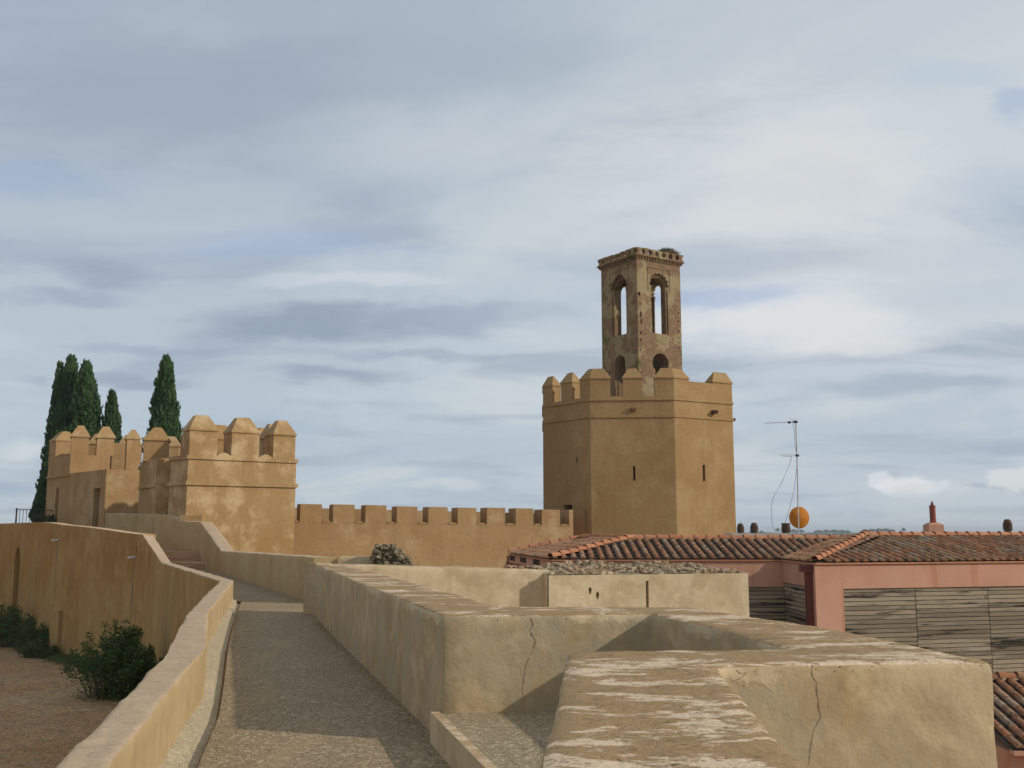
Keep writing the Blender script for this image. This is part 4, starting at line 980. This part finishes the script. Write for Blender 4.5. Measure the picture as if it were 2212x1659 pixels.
z_a, z_b = ZV(1134,Yc), ZV(1129,Yc); m = MB()
sq = lambda k, z: [(cb[0]+a*k, Yc+b*k, z) for a, b in ((-1,-1),(1,-1),(1,1),(-1,1))]
m.loft([sq(w, zr2-.15), sq(w, z_a), sq(w*.55, z_b)]); m.build('base', PINK, CH)
m = MB(); z_c = ZV(1094,Yc); r = 6.2/2212*Yc
m.lathe((cb[0], Yc, 0), [(r*1.15, z_b-.02), (r*1.1, z_b+.05), (r, z_b+.06)]+[(r*(1+.02*(k % 2)), z_b+.06+(z_c-z_b-.08)*k/10) for k in range(11)]+[(r*1.12, z_c-.01), (r*1.1, z_c+.02), (r*.6, z_c+.04)], 12); m.build('pipe', BRD, CH)
m = MB(); m.lathe((cb[0], Yc, z_c+.03), [(.02, 0), (.05, .03), (.05, .05), (.02, .08), (.035, .1), (.01, .13)], 10); m.build('finial', BRD, CH)
Ya = 31.5; ab = PY(1725,1153,Ya); at = PY(1719,906,Ya)
AN = empty('tv_antenna', (ab[0], ab[1], ab[2]-.1), 'tall thin galvanised mast carrying two television aerials above the tile roof', 'antenna')
P3 = lambda u, v, dy=0: (lambda p: (p[0], p[1], p[2]))(PY(u, v, Ya+dy))
m = MB(); m.tube([(ab[0], Ya, ab[2]-.2), P3(1722,1000), (at[0], Ya, at[2])], .020, 8); m.build('mast', GALV, AN)
m = MB(); m.tube([P3(1653,914), P3(1722,911)], .011, 6)
for k in range(13): u = 1655+k*4.6; p = P3(u, 914-(u-1653)*.043); m.tube([(p[0], p[1]-.055, p[2]), (p[0], p[1]+.055, p[2])], .005, 4)
m.build('yagi_aerial', GALV, AN)
m = MB(); gr = []
for k in range(5): m.tube([P3(1704+k*3, 900+k*1.5, -.14), P3(1713+k*2, 910.5+k*.4, 0), ], .003, 4)
for k in range(4): m.tube([P3(1704+k*3.2, 900+k*3, -.2), P3(1704+k*3.2, 900+k*3, .2)], .003, 4)
m.build('reflector_grid', WHITE, AN)
for u_, v_, w_ in ((1718,911.5,.065),(1705,912.5,.04),(1722,984,.05)):
    m = MB(); p = P3(u_, v_); m.box(p[0]-w_, p[0]+w_, Ya-.04, Ya+.04, p[2]-.03, p[2]+.03); m.build('bracket', IRON, AN)
m = MB(); m.tube([P3(1722,983), P3(1712,983), P3(1688,982), P3(1687,985), P3(1712,986)], .008, 5); m.build('loop_aerial', GALV, AN)
for pts_ in ([(1712,914),(1716,930),(1717,960),(1721,980)], [(1710,987),(1707,1000),(1690,1040),(1670,1075),(1666,1100),(1668,1135),(1676,1148)], [(1722,1005),(1715,1060),(1705,1100),(1696,1130)]):
    m = MB(); m.tube([P3(u, v) for u, v in pts_], .0055, 4); m.build('cable', IRON, AN)
DC = PY(1726.5,1118,Ya+.25); DS = empty('satellite_dish', (DC[0], DC[1], DC[2]-.35), 'round rusty orange dish on the thin antenna mast', 'dish')
m = MB(); rr = 22.3/2212*Ya; rings = []
for k in range(6):
    t = k/5; rings.append([(DC[0]+rr*.97*t*math.cos(a_), DC[1]-.10*(1-t*t)-.0, DC[2]+rr*1.05*t*math.sin(a_)) for a_ in [2*math.pi*i/32 for i in range(32)]])
rings[0] = [(DC[0]+.004*math.cos(2*math.pi*i/32), DC[1]-.10, DC[2]+.004*math.sin(2*math.pi*i/32)) for i in range(32)]
rings += [[(x, y+.02, z) for x, y, z in rings[-1]]]+[[(x, y+.02, z) for x, y, z in rings[0]]]
m.loft(rings); m.build('reflector', DISH, DS, smooth=50)
m = MB(); m.tube([(DC[0], DC[1]-.1, DC[2]), (DC[0]-.02, Ya+.02, DC[2])], .02, 6); m.tube([(DC[0], DC[1]+.02, DC[2]-.2), (DC[0], DC[1]+.45, DC[2]-.05)], .012, 5); m.build('mounting_arm', GALV, DS)

# ---------------------------------------------------------------- lower roof in the bottom right corner
Yt, Ye = 20.3, 17.6; zt_ = ZV(1472,Yt); zev = ZV(1619,Ye); xl = XY(2100,1500,19)[0]; xr = 13.5
LB_ = empty('low_pink_building', (xl+3, Ye+2, -6.5), 'lower pink building with mossy tile roof tucked behind the near parapet corner, bottom right', 'building')
m = MB(); m.box(xl, xr, Ye+.15, Yt+2.4, -6.9, zev-.06); m.build('wall', PINK, LB_)
m = MB(); upp = Vector((0, Yt-Ye, zt_-zev)); tile_slope(m, None, (xl, Ye, zev), (xr, Ye, zev), upp, lambda s: 0, lambda s: upp.length if 0 < s < xr-xl else 0, .235); m.build('tile_roof', [TILE, TILED], LB_, smooth=60, recalc=False)
m = MB(); m.add([(xl, Ye, zev-.02), (xr, Ye, zev-.02), (xr, Yt, zt_-.02), (xl, Yt, zt_-.02), (xr, Yt+2.5, zev-.02), (xl, Yt+2.5, zev-.02)], [(0,1,2,3), (3,2,4,5)]); m.build('roof_deck', MORT, LB_)
m = MB(); tile_line(m, (xl, Yt, zt_+.05), (xr, Yt, zt_+.05)); m.build('ridge_tiles', TILE, LB_, smooth=60, recalc=False)
m = MB(); m.box(xl, xr, Ye-.06, Ye+.12, zev-.09, zev-.02); m.build('drip_edge', PINK, LB_)

# ---------------------------------------------------------------- railing
rl = empty('iron_railing', tuple(PY(70,1128,57)), 'black iron railing at the far left edge beyond the stained wall', 'fence')
ra = PY(34,1132,57); rb = PY(112,1132,58.5); zt_r = ZV(1100.5,57)
m = MB(); m.tube([(ra[0], ra[1], zt_r), (rb[0], rb[1], ZV(1102,58.5))], .022, 6); m.build('top_rail', IRON, rl)
m = MB(); m.tube([(ra[0], ra[1], 1.8), (ra[0], ra[1], zt_r+.08)], .045, 6); m.build('post', IRON, rl)
for k in range(1, 12):
    t = k/11; x, y = ra[0]+(rb[0]-ra[0])*t, ra[1]+(rb[1]-ra[1])*t; m = MB(); m.tube([(x, y, 1.8), (x, y, zt_r)], .016, 5); m.build('bar', IRON, rl)

# ---------------------------------------------------------------- trees
def cypress(u, vt, Y, wpx, label, lean=0, n=5200, lobes=None, seed=1, zb=1.9):
    rnd = random.Random(seed); b = PY(u, 1130, Y); zt2 = ZV(vt, Y); hgt = zt2-zb; rad = wpx/2/2212*Y*1.62
    o = empty('cypress', (b[0], b[1], zb), label, 'tree', 'cypress trees behind the towers')
    m = MB(); m.tube([(b[0], b[1], zb-.3), (b[0]+lean*.3, b[1], zb+hgt*.5), (b[0]+lean*.8, b[1], zb+hgt*.85)], [.16, .10, .03], 7); m.build('trunk', BARK, o)
    lobes = lobes or [(0, 0, 1.0, 1.0)]
    def prof(t): return (min(1, (t/.10))**.6)*(1-t)**.45*(1.25-.35*t)/1.12 if t > 0 else 0
    m = MB(); core = []
    for (lx, ly, lh, lr) in lobes:
        rr0 = rad*lr; h2 = hgt*lh; off = Vector((rnd.random()*40, rnd.random()*40, 0))
        core.append([[(b[0]+lx*rad+lean*t+rr0*.72*prof(t)*math.cos(a_), b[1]+ly*rad+rr0*.72*prof(t)*math.sin(a_), zb+h2*t*.97) for a_ in [2*math.pi*i/10 for i in range(10)]] for t in (.01,.1,.25,.4,.55,.7,.82,.92,.98)])
        for k in range(int(n*lr*lh)):
            t = 1-rnd.random()**.75; t = min(.995, max(.01, t)); a_ = rnd.uniform(0, 2*math.pi)
            lump = 1+.40*noise.noise(Vector((math.cos(a_)*1.3, math.sin(a_)*1.3, t*h2*.85))+off)+.28*noise.noise(Vector((math.cos(a_)*3, math.sin(a_)*3, t*h2*2.2))+off)
            rr = rr0*prof(t)*lump*rnd.uniform(.72, 1.0); x = b[0]+lx*rad+lean*t+rr*math.cos(a_); y = b[1]+ly*rad+rr*math.sin(a_); z = zb+h2*t
            s = rnd.uniform(.05, .11); hh = s*rnd.uniform(1.8, 3.6); dx, dy = math.cos(a_)*s*rnd.uniform(.2, 1.4), math.sin(a_)*s*rnd.uniform(.2, 1.4); a2 = rnd.uniform(0, 6.28)
            m.add([(x+s*math.cos(a2+q), y+s*math.sin(a2+q), z) for q in (0, 2.1, 4.2)]+[(x+dx, y+dy, z+hh)], [(0,1,3), (1,2,3), (2,0,3)])
    for c in core: m.loft(c)
    m.build('crown', CYP, o, recalc=False); return o
cypress(137,769,68,58,'tallest broad dark cypress in the left clump behind the far left tower', -.15, 7000, [(0,0,1,1),(-.45,-.1,.955,.66)], 3)
cypress(184,783,67,66,'second tall cypress with a sloping right side, right of the tallest one', -.55, 7600, [(0,0,1,1),(.25,.1,.8,.75)], 5)
cypress(233,846,69,42,'smallest pointed cypress peeking right of the left clump', -.2, 4200, None, 8)
cypress(350,770,66,58,'lone slim cypress standing between the two crenellated towers', -.25, 7600, [(0,0,1,1),(.30,0,.80,.7),(-.25,.1,.86,.6)], 12)
cypress(97,935,64,30,'narrow dark cypress hugging the left edge of the far left tower', .5, 3600, [(0,0,1,1),(-.4,-.2,.75,.8)], 15)
def leafy(name, base, rx, ry, h, n, label, cat, mat_, seed, group=None, ls=.05, stems=10, kind=None):
    rnd = random.Random(seed); o = empty(name, base, label, cat, group); tips = []
    m = MB()
    for k in range(stems):
        a_ = rnd.uniform(0, 6.28); q = rnd.random()**.6; t = Vector((base[0]+rx*q*math.cos(a_), base[1]+ry*q*math.sin(a_), base[2]+h*(1-.55*q*q)*rnd.uniform(.7, 1.05)))
        b0_ = Vector((base[0]+rx*.35*q*math.cos(a_), base[1]+ry*.35*q*math.sin(a_), base[2]-.25)); mid = b0_.lerp(t, .5)+Vector((rnd.uniform(-.1, .1), rnd.uniform(-.1, .1), h*.12))
        m.tube([b0_, mid, t], [.016, .011, .004], 4); tips.append((b0_, mid, t))
    m.build('stems', BARK, o); m = MB()
    for k in range(n):
        b0_, mid, t = rnd.choice(tips); s = rnd.random()**.6; p = b0_.lerp(mid, s*2) if s < .5 else mid.lerp(t, s*2-1)
        sp_ = .26*(1.15-s)*max(rx, .5); p = p+Vector((rnd.gauss(0, sp_*.6), rnd.gauss(0, sp_*.6), rnd.gauss(0, sp_*.4)))
        if p.z < base[2]-.3: continue
        d = Vector((rnd.gauss(0, 1), rnd.gauss(0, 1), rnd.uniform(-.3, 1))).normalized(); e = d.cross(Vector((rnd.gauss(0, 1), rnd.gauss(0, 1), rnd.gauss(0, 1)))).normalized(); l = ls*rnd.uniform(.6, 1.5)
        m.add([p, p+d*l+e*l*.35, p+d*l*2, p+d*l-e*l*.35], [(0,1,2,3)])
    m.build('foliage', mat_, o, recalc=False); return o
def gp(u, v, z=-3.6): x, y = PZ(u, v, z); return (x, y, gz(x, y))
bp = gp(232,1515); leafy('bush', (bp[0], bp[1]+.3, bp[2]), 1.6, 1.3, 2.3, 15000, 'big dark green bush at the foot of the stained wall beside the low wall', 'bush', BUSH, 4, None, .052, 75)
wd = [(38,.7,1.5,1.75),(72,.8,1.3,1.9),(108,.7,1.0,1.45),(4,.9,1.2,1.5),(60,2.3,1.9,.75),(136,.9,.9,.7),(318,.5,.6,1.4),(352,.5,.6,1.2)]
labs = ['weedy shrub clump below the arched niche in the stained wall', 'low weed clump right of the arched niche', 'taller weeds against the buttress edge of the stained wall', 'weeds at the extreme left edge of the photo', 'ground hugging weeds in front of the niche shrubs', 'small dry weed tuft at the wall foot left of the big bush', 'thin weeds right of the big bush', 'sparse weeds tucked behind the low wall, rightmost of the weeds']
for k, (u, off_, rx, h) in enumerate(wd):
    if u < 200: s_, _z = hit(u, 1300, q0, q1); x_, y_ = q0[0]+dx0*s_-rx0*off_, q0[1]+dy0*s_-ry0*off_
    else: s_, _z = hit(u, 1400, OU[10], OU[9]); L_ = math.dist(OU[10], OU[9]); x_, y_ = lerp2(OU[10], OU[9], s_/L_); x_ -= off_*.9; y_ -= off_*.4
    leafy('weed_clump', (x_, y_, gz(x_, y_)), rx, .7, h, 4200, labs[k], 'weeds', WEED if k in (3, 5, 7) else BUSH, 20+k, 'weeds along the foot of the stained wall', .05, 46)
p = PY(95,1128,60); leafy('shrub', (p[0], p[1], 1.9), .9, .6, .75, 1500, 'small green shrub behind the black iron railing', 'bush', WEED, 50, None, .06, 20)
p = gp(45,1399); m = MB()
for k in range(500):
    a_ = random.uniform(0, 6.28); q = random.random()**.5; x, y = p[0]+.9*q*math.cos(a_), p[1]+.5*q*math.sin(a_); z = gz(x, y); m.add([(x-.01, y, z), (x+.01, y, z), (x+random.uniform(-.04, .04), y, z+random.uniform(.04, .12))], [(0,1,2)])
for k in range(9000):
    s_ = random.uniform(.2, 20) if k % 3 else random.uniform(3, 9); o_ = abs(random.gauss(0, .45))+.02
    x, y = q0[0]+dx0*s_-rx0*o_, q0[1]+dy0*s_-ry0*o_; z = gz(x, y); hh = random.uniform(.05, .28)*math.exp(-o_*1.1)
    m.add([(x-.014, y, z), (x+.014, y, z), (x+random.uniform(-.09, .09), y+random.uniform(-.05, .05), z+hh)], [(0,1,2)])
tag(m.build('grass_patch', WEED, recalc=False), kind='stuff')

# ---------------------------------------------------------------- far skyline
def farpine(u, Y, wpx, vt, label, src=None):
    if src:
        o = src.copy(); COL.objects.link(o)
        for ch in src.children: c = ch.copy(); COL.objects.link(c); c.parent = o
        k = wpx/src['wpx']; o.scale = (k, k, (ZV(vt, Y)+6.6)/src['hh']); o.location = (*XY(u, 1146, Y), -6.6); o['label'] = label; return o
    x, y = XY(u, 1146, Y); hh = ZV(vt, Y)+6.6; o = empty('umbrella_pine', (x, y, -6.6), label, 'tree', 'umbrella pines on the far skyline'); rnd = random.Random(3)
    rad = wpx/2/2212*Y; m = MB(); m.tube([(x, y, -7), (x+.5, y, -6.6+hh*.75)], [.5, .35], 6)
    for a_ in (0, 1.6, 3.1, 4.6): m.tube([(x+.3, y, -6.6+hh*.5), (x+rad*.6*math.cos(a_), y+rad*.6*math.sin(a_), -6.6+hh*.85)], .2, 5)
    m.build('trunk', BARK, o); m = MB()
    for k in range(420):
        a_ = rnd.uniform(0, 6.28); q = rnd.random()**.5; z = -6.6+hh*(.66+.34*math.sqrt(max(0, 1-q*q))*rnd.uniform(.35, 1)); s = rad*rnd.uniform(.07, .16)
        m.stone if False else m.add([(x+rad*q*math.cos(a_)+s*c1_, y+rad*q*math.sin(a_)+s*s1_, z+s*z1) for c1_, s1_, z1 in ((1,0,-.3),(-.5,.87,-.3),(-.5,-.87,-.3),(0,0,.6))], [(0,1,3),(1,2,3),(2,0,3),(0,2,1)])
    m.build('crown', PINE, o, recalc=False); o['wpx'] = wpx; o['hh'] = hh; return o
FY = 1300
src = None
pines = [(1768,22,1145.2),(1785,20,1144.6),(1802,22,1144.2),(1818,20,1144.8),(1830,16,1146),(1869,18,1143.5),(1884,20,1142.4),(1899,20,1141.8),(1914,20,1141.6),(1926,16,1143),(1715,18,1143.6),(1730,16,1144),(1680,9,1140.5),(1952,9,1140),(1645,12,1146.5),(1622,9,1147)]
plab = ['leftmost of the long low pine group right of the dish','second from left in the low pine group right of the dish','middle one of the low pine group right of the dish','fourth in the low pine group right of the dish','small right end tree of the low pine group','left end tree of the taller skyline group below the hip tiles','second tree of the taller skyline group','third tree of the taller skyline group','highest crown of the taller skyline group','right end tree of the taller skyline group','behind the orange dish at its left side','just right of the orange dish foot','narrow tree between the clay pots and the dish','lone narrow tree left of the pink chimney','low crown between the second and third clay pots','tiny crown beside the first clay pots']
for k, (u, w, vt) in enumerate(pines):
    o = farpine(u, FY+k*7, w, vt, 'distant umbrella pine '+plab[k], src); src = src or o
for o in bpy.data.objects:
    for kk in ('wpx', 'hh'):
        if kk in o.keys(): del o[kk]
m = MB(); rnd = random.Random(9)
for k in range(5200):
    u = rnd.uniform(1560, 2300); Y = rnd.uniform(1400, 1900); x, y = XY(u, 1146, Y); h = 3.2+2.2*noise.noise(Vector((u*.03, Y*.01, 0)))+rnd.uniform(-.5, 1.2); s = rnd.uniform(3, 8)
    m.add([(x-s, y, -7), (x+s, y, -7), (x+s*.6, y+s, -6.5+h*.7), (x-s*.1, y+s*.3, -6.5+h), (x-s*.8, y+s*.6, -6.5+h*.6)], [(0,1,3), (1,2,3), (0,3,4)])
tag(m.build('distant_woodland', PINE, recalc=False), kind='stuff')

hz = MB(); hz.box(-6500, 6500, -2300, 9500, -9, 21.5); ho = hz.build('haze', SLAB)
hm_ = bpy.data.materials.new('haze_air'); hm_.use_nodes = True; hn = hm_.node_tree; hn.nodes.clear(); ho_ = hn.nodes.new('ShaderNodeOutputMaterial'); pv = hn.nodes.new('ShaderNodeVolumePrincipled')
pv.inputs['Color'].default_value = (.80,.87,.96,1); pv.inputs['Density'].default_value = .00026; hn.links.new(pv.outputs[0], ho_.inputs['Volume']); ho.data.materials[0] = hm_; tag(ho, kind='stuff')
# ---------------------------------------------------------------- camera
cam = bpy.data.cameras.new('camera'); cam.lens = 36; cam.sensor_width = 36; cam.clip_end = 20000; cam.clip_start = .05
co = bpy.data.objects.new('camera', cam); COL.objects.link(co); co.location = (0, 0, H); co.rotation_euler = (R(90)+PITCH, 0, 0); SC.camera = co
# ---------------------------------------------------------------- light
EL = R(27.3); sdir = Vector((.951*math.cos(EL), -.31*math.cos(EL), math.sin(EL)))
sl = bpy.data.lights.new('sun', 'SUN'); sl.energy = 2.8; sl.angle = R(1.0); sl.color = (1, .93, .81)
so = bpy.data.objects.new('sun', sl); COL.objects.link(so); so.rotation_euler = (-sdir).to_track_quat('-Z', 'Y').to_euler()
# ---------------------------------------------------------------- sky
W = bpy.data.worlds.new('World'); SC.world = W; W.use_nodes = True; nt = W.node_tree; nt.nodes.clear(); T = NT(nt)
out = T.n('ShaderNodeOutputWorld'); sky = T.n('ShaderNodeTexSky'); sky.sky_type = 'NISHITA'; sky.sun_disc = False; sky.sun_elevation = EL; sky.sun_rotation = math.atan2(sdir.x, sdir.y)
b1_ = T.n('ShaderNodeBackground'); nt.links.new(sky.outputs[0], b1_.inputs[0]); b1_.inputs[1].default_value = .10
tc = T.n('ShaderNodeTexCoord'); D = tc.outputs['Generated']; sp_ = T.n('ShaderNodeSeparateXYZ'); T.set(sp_.inputs[0], D)
dx_, dy_, dz_ = sp_.outputs
yc = T.math('MAXIMUM', T.math('ABSOLUTE', dy_), .15)
az = T.math('DIVIDE', dx_, yc); el = T.math('DIVIDE', dz_, yc)
zc_ = T.math('ADD', T.math('MAXIMUM', dz_, 0), .10)
cv = T.n('ShaderNodeCombineXYZ'); T.set(cv.inputs[0], T.math('DIVIDE', dx_, zc_)); T.set(cv.inputs[1], T.math('DIVIDE', dy_, zc_)); C = cv.outputs[0]
cv2 = T.n('ShaderNodeCombineXYZ'); T.set(cv2.inputs[0], az); T.set(cv2.inputs[1], el); E = cv2.outputs[0]
wx = T.math('SUBTRACT', T.noise(T.map(E, scale=(4, 9, 1)), 1, 5, .6), .5); wy = T.math('SUBTRACT', T.noise(T.map(E, scale=(4, 12, 1), loc=(7, 3, 0)), 1, 6, .6), .5)
def S3(c):
    k = max(0, (c[0]-175)/40); c = (c[0]+2+9*k, c[1]+3+5*k, c[2]*(.975+.012*k)+5*k); return tuple((x/255/12.92 if x/255 < .04045 else ((x/255+.055)/1.055)**2.4) for x in c)
n1 = T.noise(T.map(C, scale=(.55, .42, 1), loc=(2.2, .6, 0), rot=(0, 0, .5)), 1.0, 9, .57, .6)
n2 = T.noise(T.map(C, scale=(.9, 1.3, 1), loc=(5, 2, 0), rot=(0, 0, -.35)), 1.0, 7, .55, .6)
base = T.mix(T.ramp(el, .0, .22), S3((173,189,213)), S3((183,195,214)))
base = T.mix(T.ramp(el, .25, .5), base, S3((168,180,202)))
base = T.mix(T.ramp(T.math('ADD', az, T.math('MULTIPLY', wx, .3)), -.25, .45, 0, .65), base, S3((198,207,222)))
col = T.mix(T.ramp(n1, .42, .64, 0, .8), base, S3((203,212,222)))
col = T.mix(T.ramp(n2, .50, .68, 0, .55), col, S3((152,164,190)))
def blob(col, u, v, ru, rv, amp, c, warp=1.0, soft=.95):
    a0, b0_, c0_ = ray(u, v); A0, E0 = a0/b0_, c0_/b0_
    X = T.math('DIVIDE', T.math('SUBTRACT', T.math('ADD', az, T.math('MULTIPLY', wx, .16*warp)), A0), ru/2212)
    Y = T.math('DIVIDE', T.math('SUBTRACT', T.math('ADD', el, T.math('MULTIPLY', wy, .075*warp)), E0), rv/2212)
    d = T.math('SQRT', T.math('ADD', T.math('MULTIPLY', X, X), T.math('MULTIPLY', Y, Y)))
    d = T.math('ADD', d, T.math('MULTIPLY', ns if warp == 1.0 else nl, 1.5))
    return T.mix(T.ramp(d, 1.2, 1.2-soft, 0, amp), col, S3(c))
G1, G2, WH, BL = (148,161,186), (155,168,195), (220,226,236), (155,177,222)
ns = T.math('SUBTRACT', T.noise(T.map(E, scale=(7, 26, 1), loc=(1, 5, 0)), 1, 9, .62, .4), .5); nl = T.math('SUBTRACT', T.noise(T.map(E, scale=(34, 44, 1), loc=(1, 5, 0)), 1, 7, .6), .5)
for b in [(330,210,620,180,.55,(150,163,186)), (1000,120,500,120,.35,(165,177,198)), (1700,400,470,270,.7,(214,219,226)), (900,300,330,110,.45,(200,208,220)), (1500,560,500,60,.45,(163,177,203)),
          (90,390,280,55,.55,(158,175,210)), (600,530,330,45,.5,BL), (780,610,240,22,.75,(204,213,226)), (430,500,420,60,.35,(190,200,216)),
          (210,590,170,36,.75,(150,163,190)), (120,632,200,20,.7,G2), (640,705,340,44,.9,G1), (950,690,280,34,.75,G2), (330,735,200,18,.7,G2), (860,765,320,16,.6,G2),
          (690,808,210,20,.75,G1), (280,818,130,20,.7,G1), (80,825,60,16,.6,G2), (930,905,190,20,.4,G2), (1700,690,360,85,.85,(218,223,230)), (1900,745,260,20,.6,(216,221,226)), (1530,640,300,30,.55,BL),
          (2000,835,330,30,.6,G2), (1900,940,420,80,.45,(160,176,204)), (2050,160,180,60,.35,(175,192,222)), (2190,230,60,60,.5,BL), (2150,420,120,120,.4,(176,190,218)), (1100,1010,700,70,.3,(186,199,219)),
          (200,1040,420,70,.45,(150,168,200)), (40,985,70,40,.7,(206,214,224)), (960,1062,70,20,.6,(205,213,224))]: col = blob(col, *b)
for b in [(1970,1040,70,20,.85,WH), (2020,1050,90,18,.5,(205,212,222)), (1905,1030,30,16,.6,WH), (2190,1030,70,28,.8,(212,218,225)), (1990,1095,240,40,.5,(188,200,216)), (1720,1100,200,50,.35,(176,190,214))]: col = blob(col, *b, warp=.55, soft=.5)
b2_ = T.n('ShaderNodeBackground'); nt.links.new(col, b2_.inputs[0]); b2_.inputs[1].default_value = 1.0
mx = T.n('ShaderNodeMixShader'); mx.inputs[0].default_value = .93; nt.links.new(b1_.outputs[0], mx.inputs[1]); nt.links.new(b2_.outputs[0], mx.inputs[2]); nt.links.new(mx.outputs[0], out.inputs[0])
# ---------------------------------------------------------------- colour management
SC.view_settings.view_transform = 'Standard'; SC.view_settings.look = 'None'; SC.view_settings.exposure = 0; SC.view_settings.gamma = 1
